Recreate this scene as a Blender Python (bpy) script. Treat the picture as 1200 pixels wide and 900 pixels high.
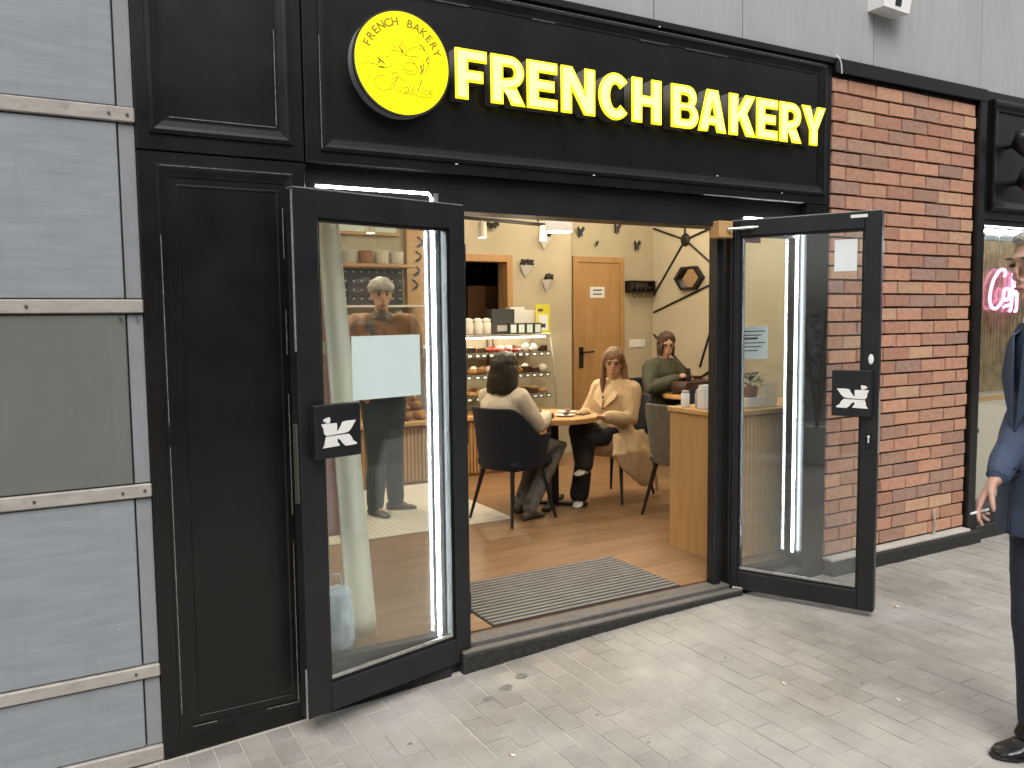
import bpy, bmesh, math, random
from mathutils import Vector, Matrix, noise
random.seed(7)
V = Vector
for o in list(bpy.data.objects): bpy.data.objects.remove(o, do_unlink=True)
sc = bpy.context.scene
col = sc.collection
rad = math.radians

# ------------------------------------------------------------------ camera
F_PX = 970.0
YAW, PIT, ROL = rad(29.399), rad(4.585), rad(-0.641)
CAM = V((0.0, -3.349, 1.57))
_fw = V((math.sin(YAW), math.cos(YAW), 0)); _rt = V((math.cos(YAW), -math.sin(YAW), 0)); _up = V((0, 0, 1))
FW = _fw*math.cos(PIT) - _up*math.sin(PIT); _u2 = _up*math.cos(PIT) + _fw*math.sin(PIT)
RT = _rt*math.cos(ROL) + _u2*math.sin(ROL); UP = _u2*math.cos(ROL) - _rt*math.sin(ROL)
cd = bpy.data.cameras.new('camera'); cam = bpy.data.objects.new('camera', cd); col.objects.link(cam)
m = Matrix.Identity(4)
for i in range(3): m[i][0] = RT[i]; m[i][1] = UP[i]; m[i][2] = -FW[i]; m[i][3] = CAM[i]
cam.matrix_world = m
cd.sensor_width = 36; cd.lens = 36*F_PX/1200; cd.clip_end = 2000; cd.clip_start = .05
sc.camera = cam
def ray(px, py): return RT*((px-600)/F_PX) - UP*((py-450)/F_PX) + FW
def fy(px, py, y): d = ray(px, py); return CAM + d*((y-CAM.y)/d.y)
def fz(px, py, z): d = ray(px, py); return CAM + d*((z-CAM.z)/d.z)
def fx(px, py, x): d = ray(px, py); return CAM + d*((x-CAM.x)/d.x)
def proj(p):
    d = V(p) - CAM; w = d.dot(FW)
    return (600+F_PX*d.dot(RT)/w, 450-F_PX*d.dot(UP)/w, w)

# ------------------------------------------------------------------ sky, sun, exposure
SUN_EL, SUN_AZ = rad(52), rad(205)           # azimuth measured clockwise from +Y: high, from the street side
w = bpy.data.worlds.new('World'); sc.world = w; w.use_nodes = True
nt = w.node_tree; nt.nodes.clear()
sky = nt.nodes.new('ShaderNodeTexSky'); sky.sky_type = 'NISHITA'; sky.sun_disc = False
sky.sun_elevation = SUN_EL; sky.sun_rotation = SUN_AZ; sky.dust_density = 4; sky.air_density = 1.2
hs = nt.nodes.new('ShaderNodeHueSaturation'); hs.inputs['Saturation'].default_value = .28
bg = nt.nodes.new('ShaderNodeBackground'); bg.inputs['Strength'].default_value = .12
wo = nt.nodes.new('ShaderNodeOutputWorld')
nt.links.new(sky.outputs[0], hs.inputs['Color']); nt.links.new(hs.outputs[0], bg.inputs['Color']); nt.links.new(bg.outputs[0], wo.inputs[0])
sl = bpy.data.lights.new('sun', 'SUN'); sl.energy = 1.2; sl.angle = rad(35); sl.color = (1, .97, .92)
so = bpy.data.objects.new('sun', sl); col.objects.link(so)
sd = V((math.sin(SUN_AZ)*math.cos(SUN_EL), math.cos(SUN_AZ)*math.cos(SUN_EL), math.sin(SUN_EL)))
so.rotation_euler = sd.to_track_quat('Z', 'Y').to_euler(); so.location = sd*20
sc.view_settings.view_transform = 'Standard'; sc.view_settings.look = 'None'
sc.view_settings.exposure = 0.65; sc.view_settings.gamma = 1
sc.render.engine = 'CYCLES'
sc.cycles.max_bounces = 8; sc.cycles.transparent_max_bounces = 24
sc.cycles.caustics_reflective = False; sc.cycles.caustics_refractive = False

# ------------------------------------------------------------------ materials
MATS = {}
def mat(name, c, rough=.5, metal=0, var=.0, vscale=8, stretch=(1, 1, 1), bump=0, bscale=60, emit=None, estr=0, c2=None, spec=.5, rand=0, rvar=0, detail=4):
    if name in MATS: return MATS[name]
    mt = bpy.data.materials.new(name); mt.use_nodes = True; n = mt.node_tree; N = n.nodes; L = n.links
    b = N['Principled BSDF']; b.inputs['Roughness'].default_value = rough; b.inputs['Metallic'].default_value = metal
    b.inputs['Specular IOR Level'].default_value = spec
    b.inputs['Base Color'].default_value = (*c, 1)
    tc = N.new('ShaderNodeNewGeometry')
    mp = N.new('ShaderNodeMapping'); mp.inputs['Scale'].default_value = stretch
    L.new(tc.outputs['Position'], mp.inputs['Vector'])
    src = None
    if var or c2:
        nz = N.new('ShaderNodeTexNoise'); nz.inputs['Scale'].default_value = vscale; nz.inputs['Detail'].default_value = detail; nz.inputs['Roughness'].default_value = .6
        L.new(mp.outputs[0], nz.inputs['Vector'])
        rp = N.new('ShaderNodeValToRGB'); rp.color_ramp.elements[0].position = .3; rp.color_ramp.elements[1].position = .7
        a = c; d = c2 if c2 else tuple(x*(1-var) for x in c)
        if not c2: a = tuple(min(1, x*(1+var)) for x in c)
        rp.color_ramp.elements[0].color = (*d, 1); rp.color_ramp.elements[1].color = (*a, 1)
        L.new(nz.outputs['Fac'], rp.inputs[0]); src = rp.outputs[0]
        if rvar:
            mr = N.new('ShaderNodeMapRange'); mr.inputs['To Min'].default_value = max(0, rough-rvar); mr.inputs['To Max'].default_value = min(1, rough+rvar)
            L.new(nz.outputs['Fac'], mr.inputs[0]); L.new(mr.outputs[0], b.inputs['Roughness'])
    if rand:
        oi = N.new('ShaderNodeObjectInfo'); mr = N.new('ShaderNodeMapRange'); mr.inputs['To Min'].default_value = 1-rand; mr.inputs['To Max'].default_value = 1+rand
        L.new(oi.outputs['Random'], mr.inputs[0]); h = N.new('ShaderNodeHueSaturation'); L.new(mr.outputs[0], h.inputs['Value'])
        if src: L.new(src, h.inputs['Color'])
        else: h.inputs['Color'].default_value = (*c, 1)
        src = h.outputs[0]
    if src: L.new(src, b.inputs['Base Color'])
    if bump:
        nb = N.new('ShaderNodeTexNoise'); nb.inputs['Scale'].default_value = bscale; nb.inputs['Detail'].default_value = 5
        L.new(mp.outputs[0], nb.inputs['Vector'])
        bp = N.new('ShaderNodeBump'); bp.inputs['Strength'].default_value = bump; bp.inputs['Distance'].default_value = .01
        L.new(nb.outputs['Fac'], bp.inputs['Height']); L.new(bp.outputs[0], b.inputs['Normal'])
    if emit:
        b.inputs['Emission Color'].default_value = (*emit, 1); b.inputs['Emission Strength'].default_value = estr
    MATS[name] = mt; return mt
def glass(name, tint=(.95, .97, .96), dirt=.0, ior=1.5):
    mt = bpy.data.materials.new(name); mt.use_nodes = True; n = mt.node_tree; N = n.nodes; L = n.links
    N.remove(N['Principled BSDF']); out = N['Material Output']
    t = N.new('ShaderNodeBsdfTransparent'); t.inputs[0].default_value = (*tint, 1)
    g = N.new('ShaderNodeBsdfGlossy'); g.inputs['Roughness'].default_value = .005
    f = N.new('ShaderNodeFresnel')
    gb_ = N.new('ShaderNodeNewGeometry'); mi_ = N.new('ShaderNodeMapRange'); mi_.inputs['To Min'].default_value = ior; mi_.inputs['To Max'].default_value = 1/ior   # thin pane: same reflectance from both sides
    L.new(gb_.outputs['Backfacing'], mi_.inputs[0]); L.new(mi_.outputs[0], f.inputs[0])
    mx = N.new('ShaderNodeMixShader'); L.new(f.outputs[0], mx.inputs[0]); L.new(t.outputs[0], mx.inputs[1]); L.new(g.outputs[0], mx.inputs[2])
    last = mx
    if dirt:
        ge = N.new('ShaderNodeNewGeometry'); sx = N.new('ShaderNodeSeparateXYZ'); L.new(ge.outputs['Position'], sx.inputs[0])
        nz = N.new('ShaderNodeTexNoise'); nz.inputs['Scale'].default_value = 30; nz.inputs['Detail'].default_value = 6; L.new(ge.outputs['Position'], nz.inputs['Vector'])
        mr = N.new('ShaderNodeMapRange'); mr.inputs['From Min'].default_value = .05; mr.inputs['From Max'].default_value = .55; mr.inputs['To Min'].default_value = dirt*3; mr.inputs['To Max'].default_value = dirt*.4
        L.new(sx.outputs['Z'], mr.inputs[0]); mu = N.new('ShaderNodeMath'); mu.operation = 'MULTIPLY'; L.new(mr.outputs[0], mu.inputs[0]); L.new(nz.outputs['Fac'], mu.inputs[1])
        df = N.new('ShaderNodeBsdfDiffuse'); df.inputs[0].default_value = (.5, .5, .48, 1)
        m2 = N.new('ShaderNodeMixShader'); L.new(mu.outputs[0], m2.inputs[0]); L.new(mx.outputs[0], m2.inputs[1]); L.new(df.outputs[0], m2.inputs[2]); last = m2
    L.new(last.outputs[0], out.inputs[0]); MATS[name] = mt; return mt
def wood(name, c1, c2, sx=(1, 1, 1), rough=.4, rand=.0, scale=3):
    return mat(name, c1, rough, var=0, c2=c2, vscale=scale, stretch=sx, rand=rand, bump=.08, bscale=scale*4, detail=7)

M = {}
M['black'] = mat('black_paint', (.0048, .0045, .0040), .33, var=.35, vscale=4, bump=.05, bscale=220, rvar=.1)
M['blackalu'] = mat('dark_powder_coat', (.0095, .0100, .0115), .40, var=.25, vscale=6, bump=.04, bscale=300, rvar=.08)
M['dirtyblack'] = mat('scuffed_black', (.030, .029, .027), .7, c2=(.006, .006, .0055), vscale=70, bump=.25, bscale=70, detail=8)
M['edge'] = mat('worn_metal_edge', (.42, .41, .39), .45, .6, var=.3, vscale=30)
M['wear'] = mat('paint_wear', (.16, .15, .135), .5, var=.6, vscale=60)
M['steel'] = mat('brushed_steel', (.55, .55, .54), .35, .9, var=.15, vscale=20)
M['gclad'] = mat('grey_brushed_cladding', (.285, .308, .33), .5, c2=(.225, .245, .265), vscale=7, stretch=(.6, 1, 5), bump=.05, bscale=20, detail=9)
M['gclad2'] = mat('olive_grey_cladding', (.155, .158, .145), .5, c2=(.125, .128, .118), vscale=3, stretch=(1, 1, .6), bump=.03)
M['gstrip'] = mat('grey_edge_strip', (.24, .25, .265), .5, var=.08, vscale=10)
M['rail'] = mat('aged_beige_rail', (.42, .385, .345), .5, c2=(.30, .27, .24), vscale=9, stretch=(1, 1, 3), bump=.1)
M['upclad'] = mat('upper_grey_cladding', (.40, .40, .405), .5, c2=(.345, .345, .35), vscale=2.5, stretch=(3, 1, .5), bump=.03)
def speck(mt, thr, c, scale, stretch=(1, 1, 1), soft=.04, amt=1.0):     # chips, dust, scratches, drips or painted glints with a shape of their own
    n = mt.node_tree; N = n.nodes; L = n.links; b = N['Principled BSDF']; inp = b.inputs['Base Color']
    g = N.new('ShaderNodeNewGeometry'); mp = N.new('ShaderNodeMapping'); mp.inputs['Scale'].default_value = stretch; L.new(g.outputs['Position'], mp.inputs[0])
    z = N.new('ShaderNodeTexNoise'); z.inputs['Scale'].default_value = scale; z.inputs['Detail'].default_value = 6; z.inputs['Roughness'].default_value = .65; L.new(mp.outputs[0], z.inputs['Vector'])
    r = N.new('ShaderNodeMapRange'); r.inputs['From Min'].default_value = thr; r.inputs['From Max'].default_value = thr+soft; r.inputs['To Max'].default_value = amt; L.new(z.outputs['Fac'], r.inputs[0])
    mx = N.new('ShaderNodeMix'); mx.data_type = 'RGBA'; mx.inputs['B'].default_value = (*c, 1); L.new(r.outputs[0], mx.inputs['Factor'])
    if inp.links: L.new(inp.links[0].from_socket, mx.inputs['A'])
    else: mx.inputs['A'].default_value = inp.default_value
    L.new(mx.outputs['Result'], inp); return mt
speck(M['black'], .60, (.022, .021, .019), 55, soft=.12, amt=.8); speck(M['black'], .70, (.16, .15, .14), 120, soft=.03); speck(M['black'], .63, (.018, .017, .016), 9, (3, 3, .5), .2, .7)  # dust and scuffs, plus fine pale specks that paint in scattered glints
speck(M['blackalu'], .62, (.028, .029, .032), 130, soft=.10); speck(M['blackalu'], .735, (.22, .22, .21), 60, soft=.02)
speck(M['dirtyblack'], .60, (.13, .125, .115), 110, soft=.08)
for k_ in ('gclad', 'gclad2', 'gstrip', 'upclad'):
    speck(M[k_], .52, tuple(x*.72 for x in M[k_].node_tree.nodes['Principled BSDF'].inputs['Base Color'].default_value[:3]), 6, (4, 4, .35), .30, .6)
    speck(M[k_], .715, (.55, .55, .54), 24, (1, 1, 2.5), .02, .8)
speck(M['rail'], .58, (.17, .14, .11), 16, (1, 1, 2), .15, .8)
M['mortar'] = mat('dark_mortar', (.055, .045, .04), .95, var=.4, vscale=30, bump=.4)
BR = [((.50, .275, .185), (.38, .195, .125)), ((.45, .235, .155), (.34, .165, .108)), ((.41, .245, .175), (.29, .165, .12)), ((.53, .345, .22), (.43, .245, .15)), ((.37, .225, .17), (.28, .165, .13)), ((.53, .295, .19), (.42, .215, .135))]
BM = [mat('brick_%s' % n, a, .85, c2=b, vscale=26, bump=.5, bscale=45, detail=8, rand=.09) for n, (a, b) in zip(('red', 'deep_red', 'brown', 'tan', 'purple', 'orange'), BR)]
for b_ in BM: speck(b_, .60, (.15, .10, .085), 7, soft=.25, amt=.45); speck(b_, .66, (.55, .45, .36), 42, soft=.08, amt=.5)
M['wall'] = mat('beige_plaster', (.455, .405, .295), .8, var=.08, vscale=2, stretch=(1.5, 1.5, .5), bump=.08, bscale=25)
M['wall2'] = mat('cream_plaster', (.53, .48, .365), .8, var=.03, vscale=2, bump=.05)
M['ceil'] = mat('ceiling_white', (.75, .72, .66), .8, var=.03)
M['oak'] = wood('oak_veneer', (.46, .28, .125), (.36, .205, .08), (7, 7, .7))
M['oakh'] = wood('oak_top', (.58, .36, .16), (.47, .27, .10), (.7, 7, 7))
M['plank'] = wood('floor_plank', (.265, .158, .083), (.17, .095, .046), (1.0, 9, 3), .38, rand=.10, scale=2.2)
M['dwood'] = wood('dark_wood', (.20, .10, .045), (.13, .06, .03), (6, 6, .8))
M['tile'] = mat('white_mosaic', (.74, .72, .66), .35, var=.05)
M['led'] = mat('led_tube', (.9, .95, 1), .3, emit=(.86, .93, 1), estr=30)
M['lampglow'] = mat('lamp_glow', (1, .9, .7), .3, emit=(1, .86, .62), estr=9)
M['glass'] = glass('door_glass', (.978, .99, .986), .03)
M['wglass'] = glass('window_glass', (.98, .99, .986), .008)
M['cglass'] = glass('case_glass', (.96, .98, .97))
M['frost'] = mat('frosted_film', (.62, .74, .72), .5, var=.02)
M['white'] = mat('white_plastic', (.78, .78, .76), .4, var=.03)
M['paper'] = mat('paper', (.74, .78, .80), .7, var=.03)
M['ink'] = mat('ink', (.05, .05, .06), .8)
M['red'] = mat('red_plastic', (.38, .045, .03), .45)
M['yface'] = mat('sign_face_yellow', (.75, .60, .0), .4, emit=(1, .87, .0), estr=.66)
M['ylet'] = mat('letter_face_glow', (.9, .85, .2), .4, var=.0, emit=(1, .94, .17), estr=1.3)
M['yrim'] = mat('letter_rim_glow', (.8, .65, .02), .4, emit=(1, .86, .01), estr=.95)
M['ret'] = mat('letter_return', (.16, .15, .14), .45, .3, var=.2)
M['signink'] = mat('sign_print', (.22, .14, .0), .6, emit=(.42, .30, 0), estr=.25)
M['signdark'] = mat('sign_print_dark', (.10, .05, .01), .6, emit=(.16, .09, .01), estr=.3)
M['neon'] = mat('pink_neon', (1, .5, .8), .3, emit=(1, .27, .62), estr=3.2)
M['navy'] = mat('navy_fabric', (.009, .013, .028), .85, var=.25, vscale=40, bump=.2, bscale=300)
M['blk'] = mat('black_metal', (.006, .006, .006), .45)
M['skin'] = mat('skin', (.50, .30, .21), .5, var=.06, vscale=14, bump=.05, bscale=120)
M['skin2'] = mat('skin_ruddy', (.54, .33, .26), .5, c2=(.47, .26, .20), vscale=22, bump=.12, bscale=140)
M['hairdark'] = mat('dark_hair', (.014, .010, .008), .42, var=.5, vscale=60, stretch=(2, 2, .3), bump=.6, bscale=70)
M['hairbrown'] = mat('brown_hair', (.16, .085, .04), .5, var=.5, vscale=60, stretch=(2, 2, .3), bump=.6, bscale=70)
M['hairgrey'] = mat('grey_hair', (.52, .50, .47), .6, c2=(.28, .26, .24), vscale=60, bump=.8, bscale=80)
M['eye'] = mat('eye_dark', (.02, .015, .012), .2)
M['lips'] = mat('lips', (.36, .13, .11), .5)
M['cream'] = mat('cream_knit', (.72, .67, .56), .9, var=.08, vscale=12, bump=.45, bscale=120)
M['trench'] = mat('beige_trench', (.56, .42, .26), .75, var=.08, vscale=9, bump=.2, bscale=40)
M['blackcloth'] = mat('black_cloth', (.010, .010, .011), .85, var=.3, vscale=20, bump=.2, bscale=60)
M['jean'] = mat('grey_denim', (.13, .125, .11), .85, var=.25, vscale=30, bump=.2, bscale=150)
M['boot'] = mat('brown_boot', (.06, .045, .032), .55, var=.3, vscale=20)
M['whiteshoe'] = mat('white_shoe', (.68, .65, .60), .5, var=.1, vscale=20)
M['green'] = mat('mottled_green_coat', (.035, .045, .028), .85, c2=(.09, .085, .06), vscale=45, bump=.2)
M['rust'] = mat('rust_jacket', (.27, .125, .035), .7, c2=(.11, .045, .015), vscale=14, bump=.4, bscale=30)
M['teal'] = mat('dark_teal_trousers', (.020, .034, .038), .8, var=.25, vscale=20, bump=.2)
M['suit'] = mat('navy_wool', (.036, .058, .108), .8, c2=(.058, .083, .138), vscale=70, bump=.3, bscale=250)
M['suit2'] = mat('dark_navy_trousers', (.012, .017, .034), .8, var=.3, vscale=50, bump=.2, bscale=200)
M['shoeblack'] = mat('black_leather', (.010, .010, .010), .25, bump=.1, bscale=80)
M['curtain'] = mat('pale_yellow_curtain', (.84, .80, .66), .85, var=.03, vscale=6, stretch=(3, 3, .4), bump=.1)
M['pink'] = mat('pink_print', (.62, .36, .37), .7, var=.15, vscale=9)
M['blue'] = mat('pale_blue_plastic', (.62, .70, .74), .35, var=.12, vscale=14, bump=.3, bscale=20)
M['leaf'] = mat('dark_leaf', (.035, .065, .03), .5, var=.4, vscale=20, rand=.2)
M['terra'] = mat('terracotta', (.28, .13, .07), .8, var=.1)
M['pot'] = mat('grey_pot', (.40, .40, .38), .7, var=.1)
M['bread'] = mat('baked_crust', (.36, .16, .045), .6, c2=(.20, .075, .02), vscale=30, bump=.3, rand=.3)
M['bun'] = mat('pale_bun', (.58, .38, .17), .6, c2=(.40, .20, .07), vscale=30, bump=.3, rand=.25)
M['berry'] = mat('berry_glaze', (.42, .05, .03), .3, var=.3, vscale=30, rand=.2)
M['choc'] = mat('chocolate', (.05, .025, .015), .35, var=.4, vscale=40, rand=.3)
M['cupw'] = mat('paper_case', (.62, .58, .50), .7)
M['peg'] = mat('pegboard', (.035, .037, .04), .6)
M['asph'] = mat('asphalt', (.055, .055, .055), .9, var=.2, vscale=3, bump=.4)
M['stonec'] = mat('opposite_stone', (.33, .31, .28), .85, var=.1, vscale=1)
M['dglass'] = mat('dark_window', (.02, .024, .028), .08)
M['yellowp'] = mat('yellow_leaflet', (.62, .56, .05), .6, var=.05)
M['brownbag'] = mat('brown_leather_bag', (.045, .018, .012), .5, var=.3)
M['bolt'] = mat('screw', (.12, .11, .10), .5, .6)
M['matdark'] = mat('mat_brush', (.028, .026, .024), .9, var=.3, vscale=30)
M['matalu'] = mat('dusty_alu', (.13, .122, .112), .65, .2, var=.2, vscale=18, rvar=.15)
M['ribalu'] = mat('rib_alu', (.17, .158, .143), .6, .1, var=.10, vscale=6)

_n = M['curtain'].node_tree; _b = _n.nodes['Principled BSDF']; _t = _n.nodes.new('ShaderNodeBsdfTranslucent'); _t.inputs[0].default_value = (.90, .87, .74, 1)
_x = _n.nodes.new('ShaderNodeMixShader'); _x.inputs[0].default_value = .35
_n.links.new(_b.outputs[0], _x.inputs[1]); _n.links.new(_t.outputs[0], _x.inputs[2]); _n.links.new(_x.outputs[0], _n.nodes['Material Output'].inputs[0])
# pavement: world-space dust noise over pavers and joints, tone paler away from the door
def paving(name, c, cd_, amt, rand):
    mt = mat(name, c, .85, var=.10, vscale=70, bump=.3, bscale=110, rand=rand, detail=6)
    n = mt.node_tree; N = n.nodes; L = n.links; b = N['Principled BSDF']
    src = b.inputs['Base Color'].links[0].from_socket
    g = N.new('ShaderNodeNewGeometry')
    nz = N.new('ShaderNodeTexNoise'); nz.inputs['Scale'].default_value = 1.15; nz.inputs['Detail'].default_value = 8; nz.inputs['Roughness'].default_value = .62; L.new(g.outputs['Position'], nz.inputs['Vector'])
    mr = N.new('ShaderNodeMapRange'); mr.inputs['From Min'].default_value = .45; mr.inputs['From Max'].default_value = .72; mr.inputs['To Min'].default_value = .08; mr.inputs['To Max'].default_value = amt
    sy_ = N.new('ShaderNodeSeparateXYZ'); L.new(g.outputs['Position'], sy_.inputs[0]); ad_ = N.new('ShaderNodeMath'); ad_.operation = 'MULTIPLY_ADD'; ad_.inputs[1].default_value = -.11; L.new(sy_.outputs['Y'], ad_.inputs[0]); L.new(nz.outputs['Fac'], ad_.inputs[2])
    L.new(ad_.outputs[0], mr.inputs[0])
    mx = N.new('ShaderNodeMix'); mx.data_type = 'RGBA'; mx.inputs['B'].default_value = (*cd_, 1)
    L.new(mr.outputs[0], mx.inputs['Factor']); L.new(src, mx.inputs['A'])
    n2 = N.new('ShaderNodeTexNoise'); n2.inputs['Scale'].default_value = 5; n2.inputs['Detail'].default_value = 6; L.new(g.outputs['Position'], n2.inputs['Vector'])
    r2 = N.new('ShaderNodeMapRange'); r2.inputs['From Min'].default_value = .3; r2.inputs['From Max'].default_value = .7; r2.inputs['To Min'].default_value = .86; r2.inputs['To Max'].default_value = 1.08
    L.new(n2.outputs['Fac'], r2.inputs[0]); h = N.new('ShaderNodeHueSaturation'); L.new(r2.outputs[0], h.inputs['Value']); L.new(mx.outputs['Result'], h.inputs['Color'])
    L.new(h.outputs[0], b.inputs['Base Color']); return mt
M['paver'] = paving('paver_grey', (.240, .218, .190), (.415, .40, .372), .76, .14)
M['joint'] = paving('joint_sand', (.45, .42, .365), (.42, .405, .378), .70, 0)

# ------------------------------------------------------------------ mesh helpers
class MB:
    def __init__(s): s.v = []; s.f = []
    def add(s, vs, fs):
        k = len(s.v); s.v += [tuple(x) for x in vs]; s.f += [tuple(i+k for i in f) for f in fs]; return s
    def box(s, x0, x1, y0, y1, z0, z1, ch=0):
        if ch <= 0:
            return s.add([(x0, y0, z0), (x1, y0, z0), (x1, y1, z0), (x0, y1, z0), (x0, y0, z1), (x1, y0, z1), (x1, y1, z1), (x0, y1, z1)],
                  [(0, 3, 2, 1), (4, 5, 6, 7), (0, 1, 5, 4), (1, 2, 6, 5), (2, 3, 7, 6), (3, 0, 4, 7)])
        bm = bmesh.new(); bmesh.ops.create_cube(bm, size=1)
        for q in bm.verts: q.co = V(((x0+x1)/2+q.co.x*(x1-x0), (y0+y1)/2+q.co.y*(y1-y0), (z0+z1)/2+q.co.z*(z1-z0)))
        bmesh.ops.bevel(bm, geom=bm.edges[:], offset=ch, segments=1, affect='EDGES')
        bm.verts.ensure_lookup_table()
        s.add([q.co for q in bm.verts], [[q.index for q in f.verts] for f in bm.faces]); bm.free(); return s
    def loft(s, rings, n=14, cap=True):
        vs = []; fs = []
        for c, U, W in rings:
            for i in range(n):
                a = 2*math.pi*i/n; vs.append(V(c)+V(U)*math.cos(a)+V(W)*math.sin(a))
        for r in range(len(rings)-1):
            for i in range(n):
                j = (i+1) % n; fs.append((r*n+i, r*n+j, (r+1)*n+j, (r+1)*n+i))
        if cap: fs.append(tuple(reversed(range(n)))); fs.append(tuple((len(rings)-1)*n+i for i in range(n)))
        return s.add(vs, fs)
    def tube(s, pts, rs, n=10, round_=False):
        pts = [V(p) for p in pts]
        if not isinstance(rs, (list, tuple)): rs = [rs]*len(pts)
        ds = []
        for i in range(len(pts)):
            a = pts[max(0, i-1)]; b = pts[min(len(pts)-1, i+1)]; ds.append((b-a).normalized())
        ref = V((0, 0, 1)) if abs(ds[0].z) < .9 else V((1, 0, 0))
        U = ds[0].cross(ref).normalized(); rings = []
        if round_:
            W = ds[0].cross(U); r = rs[0]
            for k in (.95, .6): rings.append((pts[0]-ds[0]*r*k, U*r*math.sqrt(1-k*k), W*r*math.sqrt(1-k*k)))
        for p, d, r in zip(pts, ds, rs):
            U = (U - d*U.dot(d)).normalized(); W = d.cross(U); rings.append((p, U*r, W*r))
        if round_:
            r = rs[-1]
            for k in (.6, .95): rings.append((pts[-1]+ds[-1]*r*k, U*r*math.sqrt(1-k*k), W*r*math.sqrt(1-k*k)))
        return s.loft(rings, n)
    def ell(s, c, rx, ry, rz, ax=None, n=14, m_=8):
        c = V(c); ax = ax or (V((1, 0, 0)), V((0, 1, 0)), V((0, 0, 1)))
        rings = []
        for k in range(m_+1):
            t = math.pi*(k+.15)/(m_+.3) - math.pi/2; q = math.cos(t)
            rings.append((c+ax[2]*rz*math.sin(t), ax[0]*rx*q, ax[1]*ry*q))
        return s.loft(rings, n)
    def lathe(s, c, prof, n=16):
        c = V(c); return s.loft([(c+V((0, 0, z)), V((r, 0, 0)), V((0, r, 0))) for r, z in prof], n)
    def poly(s, pts, y0, y1):         # polygon in x,z extruded along y
        k = len(pts); vs = [(x, y0, z) for x, z in pts]+[(x, y1, z) for x, z in pts]
        fs = [tuple(range(k)), tuple(reversed(range(k, 2*k)))]+[(i, (i+k), (i+1) % k+k, (i+1) % k) for i in range(k)]
        return s.add(vs, fs)
    def mesh(s, name, off=None):
        me = bpy.data.meshes.new(name); o = V(off) if off else V((0, 0, 0))
        me.from_pydata([tuple(V(q)-o) for q in s.v], [], s.f); me.update()
        bm = bmesh.new(); bm.from_mesh(me); bmesh.ops.recalc_face_normals(bm, faces=bm.faces); bm.to_mesh(me); bm.free()
        return me
    def build(s, name, material, parent=None, off=None, smooth=False):
        return link(name, s.mesh(name, off), material, parent, smooth)
def link(name, me, material=None, parent=None, smooth=False):
    o = bpy.data.objects.new(name, me); col.objects.link(o)
    if parent: o.parent = parent
    if material and not me.materials: me.materials.append(material)
    if smooth: me.polygons.foreach_set('use_smooth', [True]*len(me.polygons))
    return o
def smoothang(o, ang=40):
    me = o.data; me.polygons.foreach_set('use_smooth', [True]*len(me.polygons))
    bm = bmesh.new(); bm.from_mesh(me)
    for e in bm.edges: e.smooth = (len(e.link_faces) == 2 and e.calc_face_angle(0) < rad(ang))
    bm.to_mesh(me); bm.free(); return o
def tag(o, label=None, cat=None, group=None, kind=None):
    if label: o['label'] = label
    if cat: o['category'] = cat
    if group: o['group'] = group
    if kind: o['kind'] = kind
    return o
def thing(name, label, cat, loc=(0, 0, 0), rz=0, group=None):
    o = bpy.data.objects.new(name, None); col.objects.link(o); o.location = loc; o.rotation_euler = (0, 0, rz); o.empty_display_size = .1
    return tag(o, label, cat, group)
def part(name, parent, loc=(0, 0, 0), rz=0):
    o = bpy.data.objects.new(name, None); col.objects.link(o); o.location = loc; o.rotation_euler = (0, 0, rz); o.parent = parent; return o
def box(name, material, parent, *a, ch=0, off=None): return MB().box(*a, ch=ch).build(name, material, parent, off)
def inst(o, loc, rot=(0, 0, 0), sc_=(1, 1, 1), parent=None):
    c = o.copy(); col.objects.link(c); c.location = loc; c.rotation_euler = rot; c.scale = sc_
    if parent: c.parent = parent
    return c
def eval_mesh(ob):
    dg = bpy.context.evaluated_depsgraph_get(); dg.update()
    return bpy.data.meshes.new_from_object(ob.evaluated_get(dg), depsgraph=dg)
def text_mesh(body, size, ext=.001, bold=0., shear=0, align='CENTER'):
    c = bpy.data.curves.new('t', 'FONT'); c.body = body; c.size = size; c.extrude = ext; c.offset = bold; c.shear = shear; c.align_x = align
    o = bpy.data.objects.new('t', c); col.objects.link(o); me = eval_mesh(o); bpy.data.objects.remove(o); return me
def curve_mesh(splines, ext, bev=0, inset=0):
    c = bpy.data.curves.new('c', 'CURVE'); c.dimensions = '2D'; c.fill_mode = 'BOTH'; c.extrude = ext; c.bevel_depth = bev; c.bevel_resolution = 1; c.offset = inset
    for pts in splines:
        sp = c.splines.new('POLY'); sp.points.add(len(pts)-1); sp.use_cyclic_u = True
        for p, (x, y) in zip(sp.points, pts): p.co = (x, y, 0, 1)
    o = bpy.data.objects.new('c', c); col.objects.link(o); me = eval_mesh(o); bpy.data.objects.remove(o); return me
def catmull(P, k=6):
    P = [V(p) for p in P]; out = []
    for i in range(len(P)-1):
        a = P[max(0, i-1)]; b = P[i]; c = P[i+1]; d = P[min(len(P)-1, i+2)]
        for j in range(k):
            t = j/k; out.append(.5*((2*b)+(c-a)*t+(2*a-5*b+4*c-d)*t*t+(3*b-a-3*c+d)*t**3))
    return out+[P[-1]]
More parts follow.
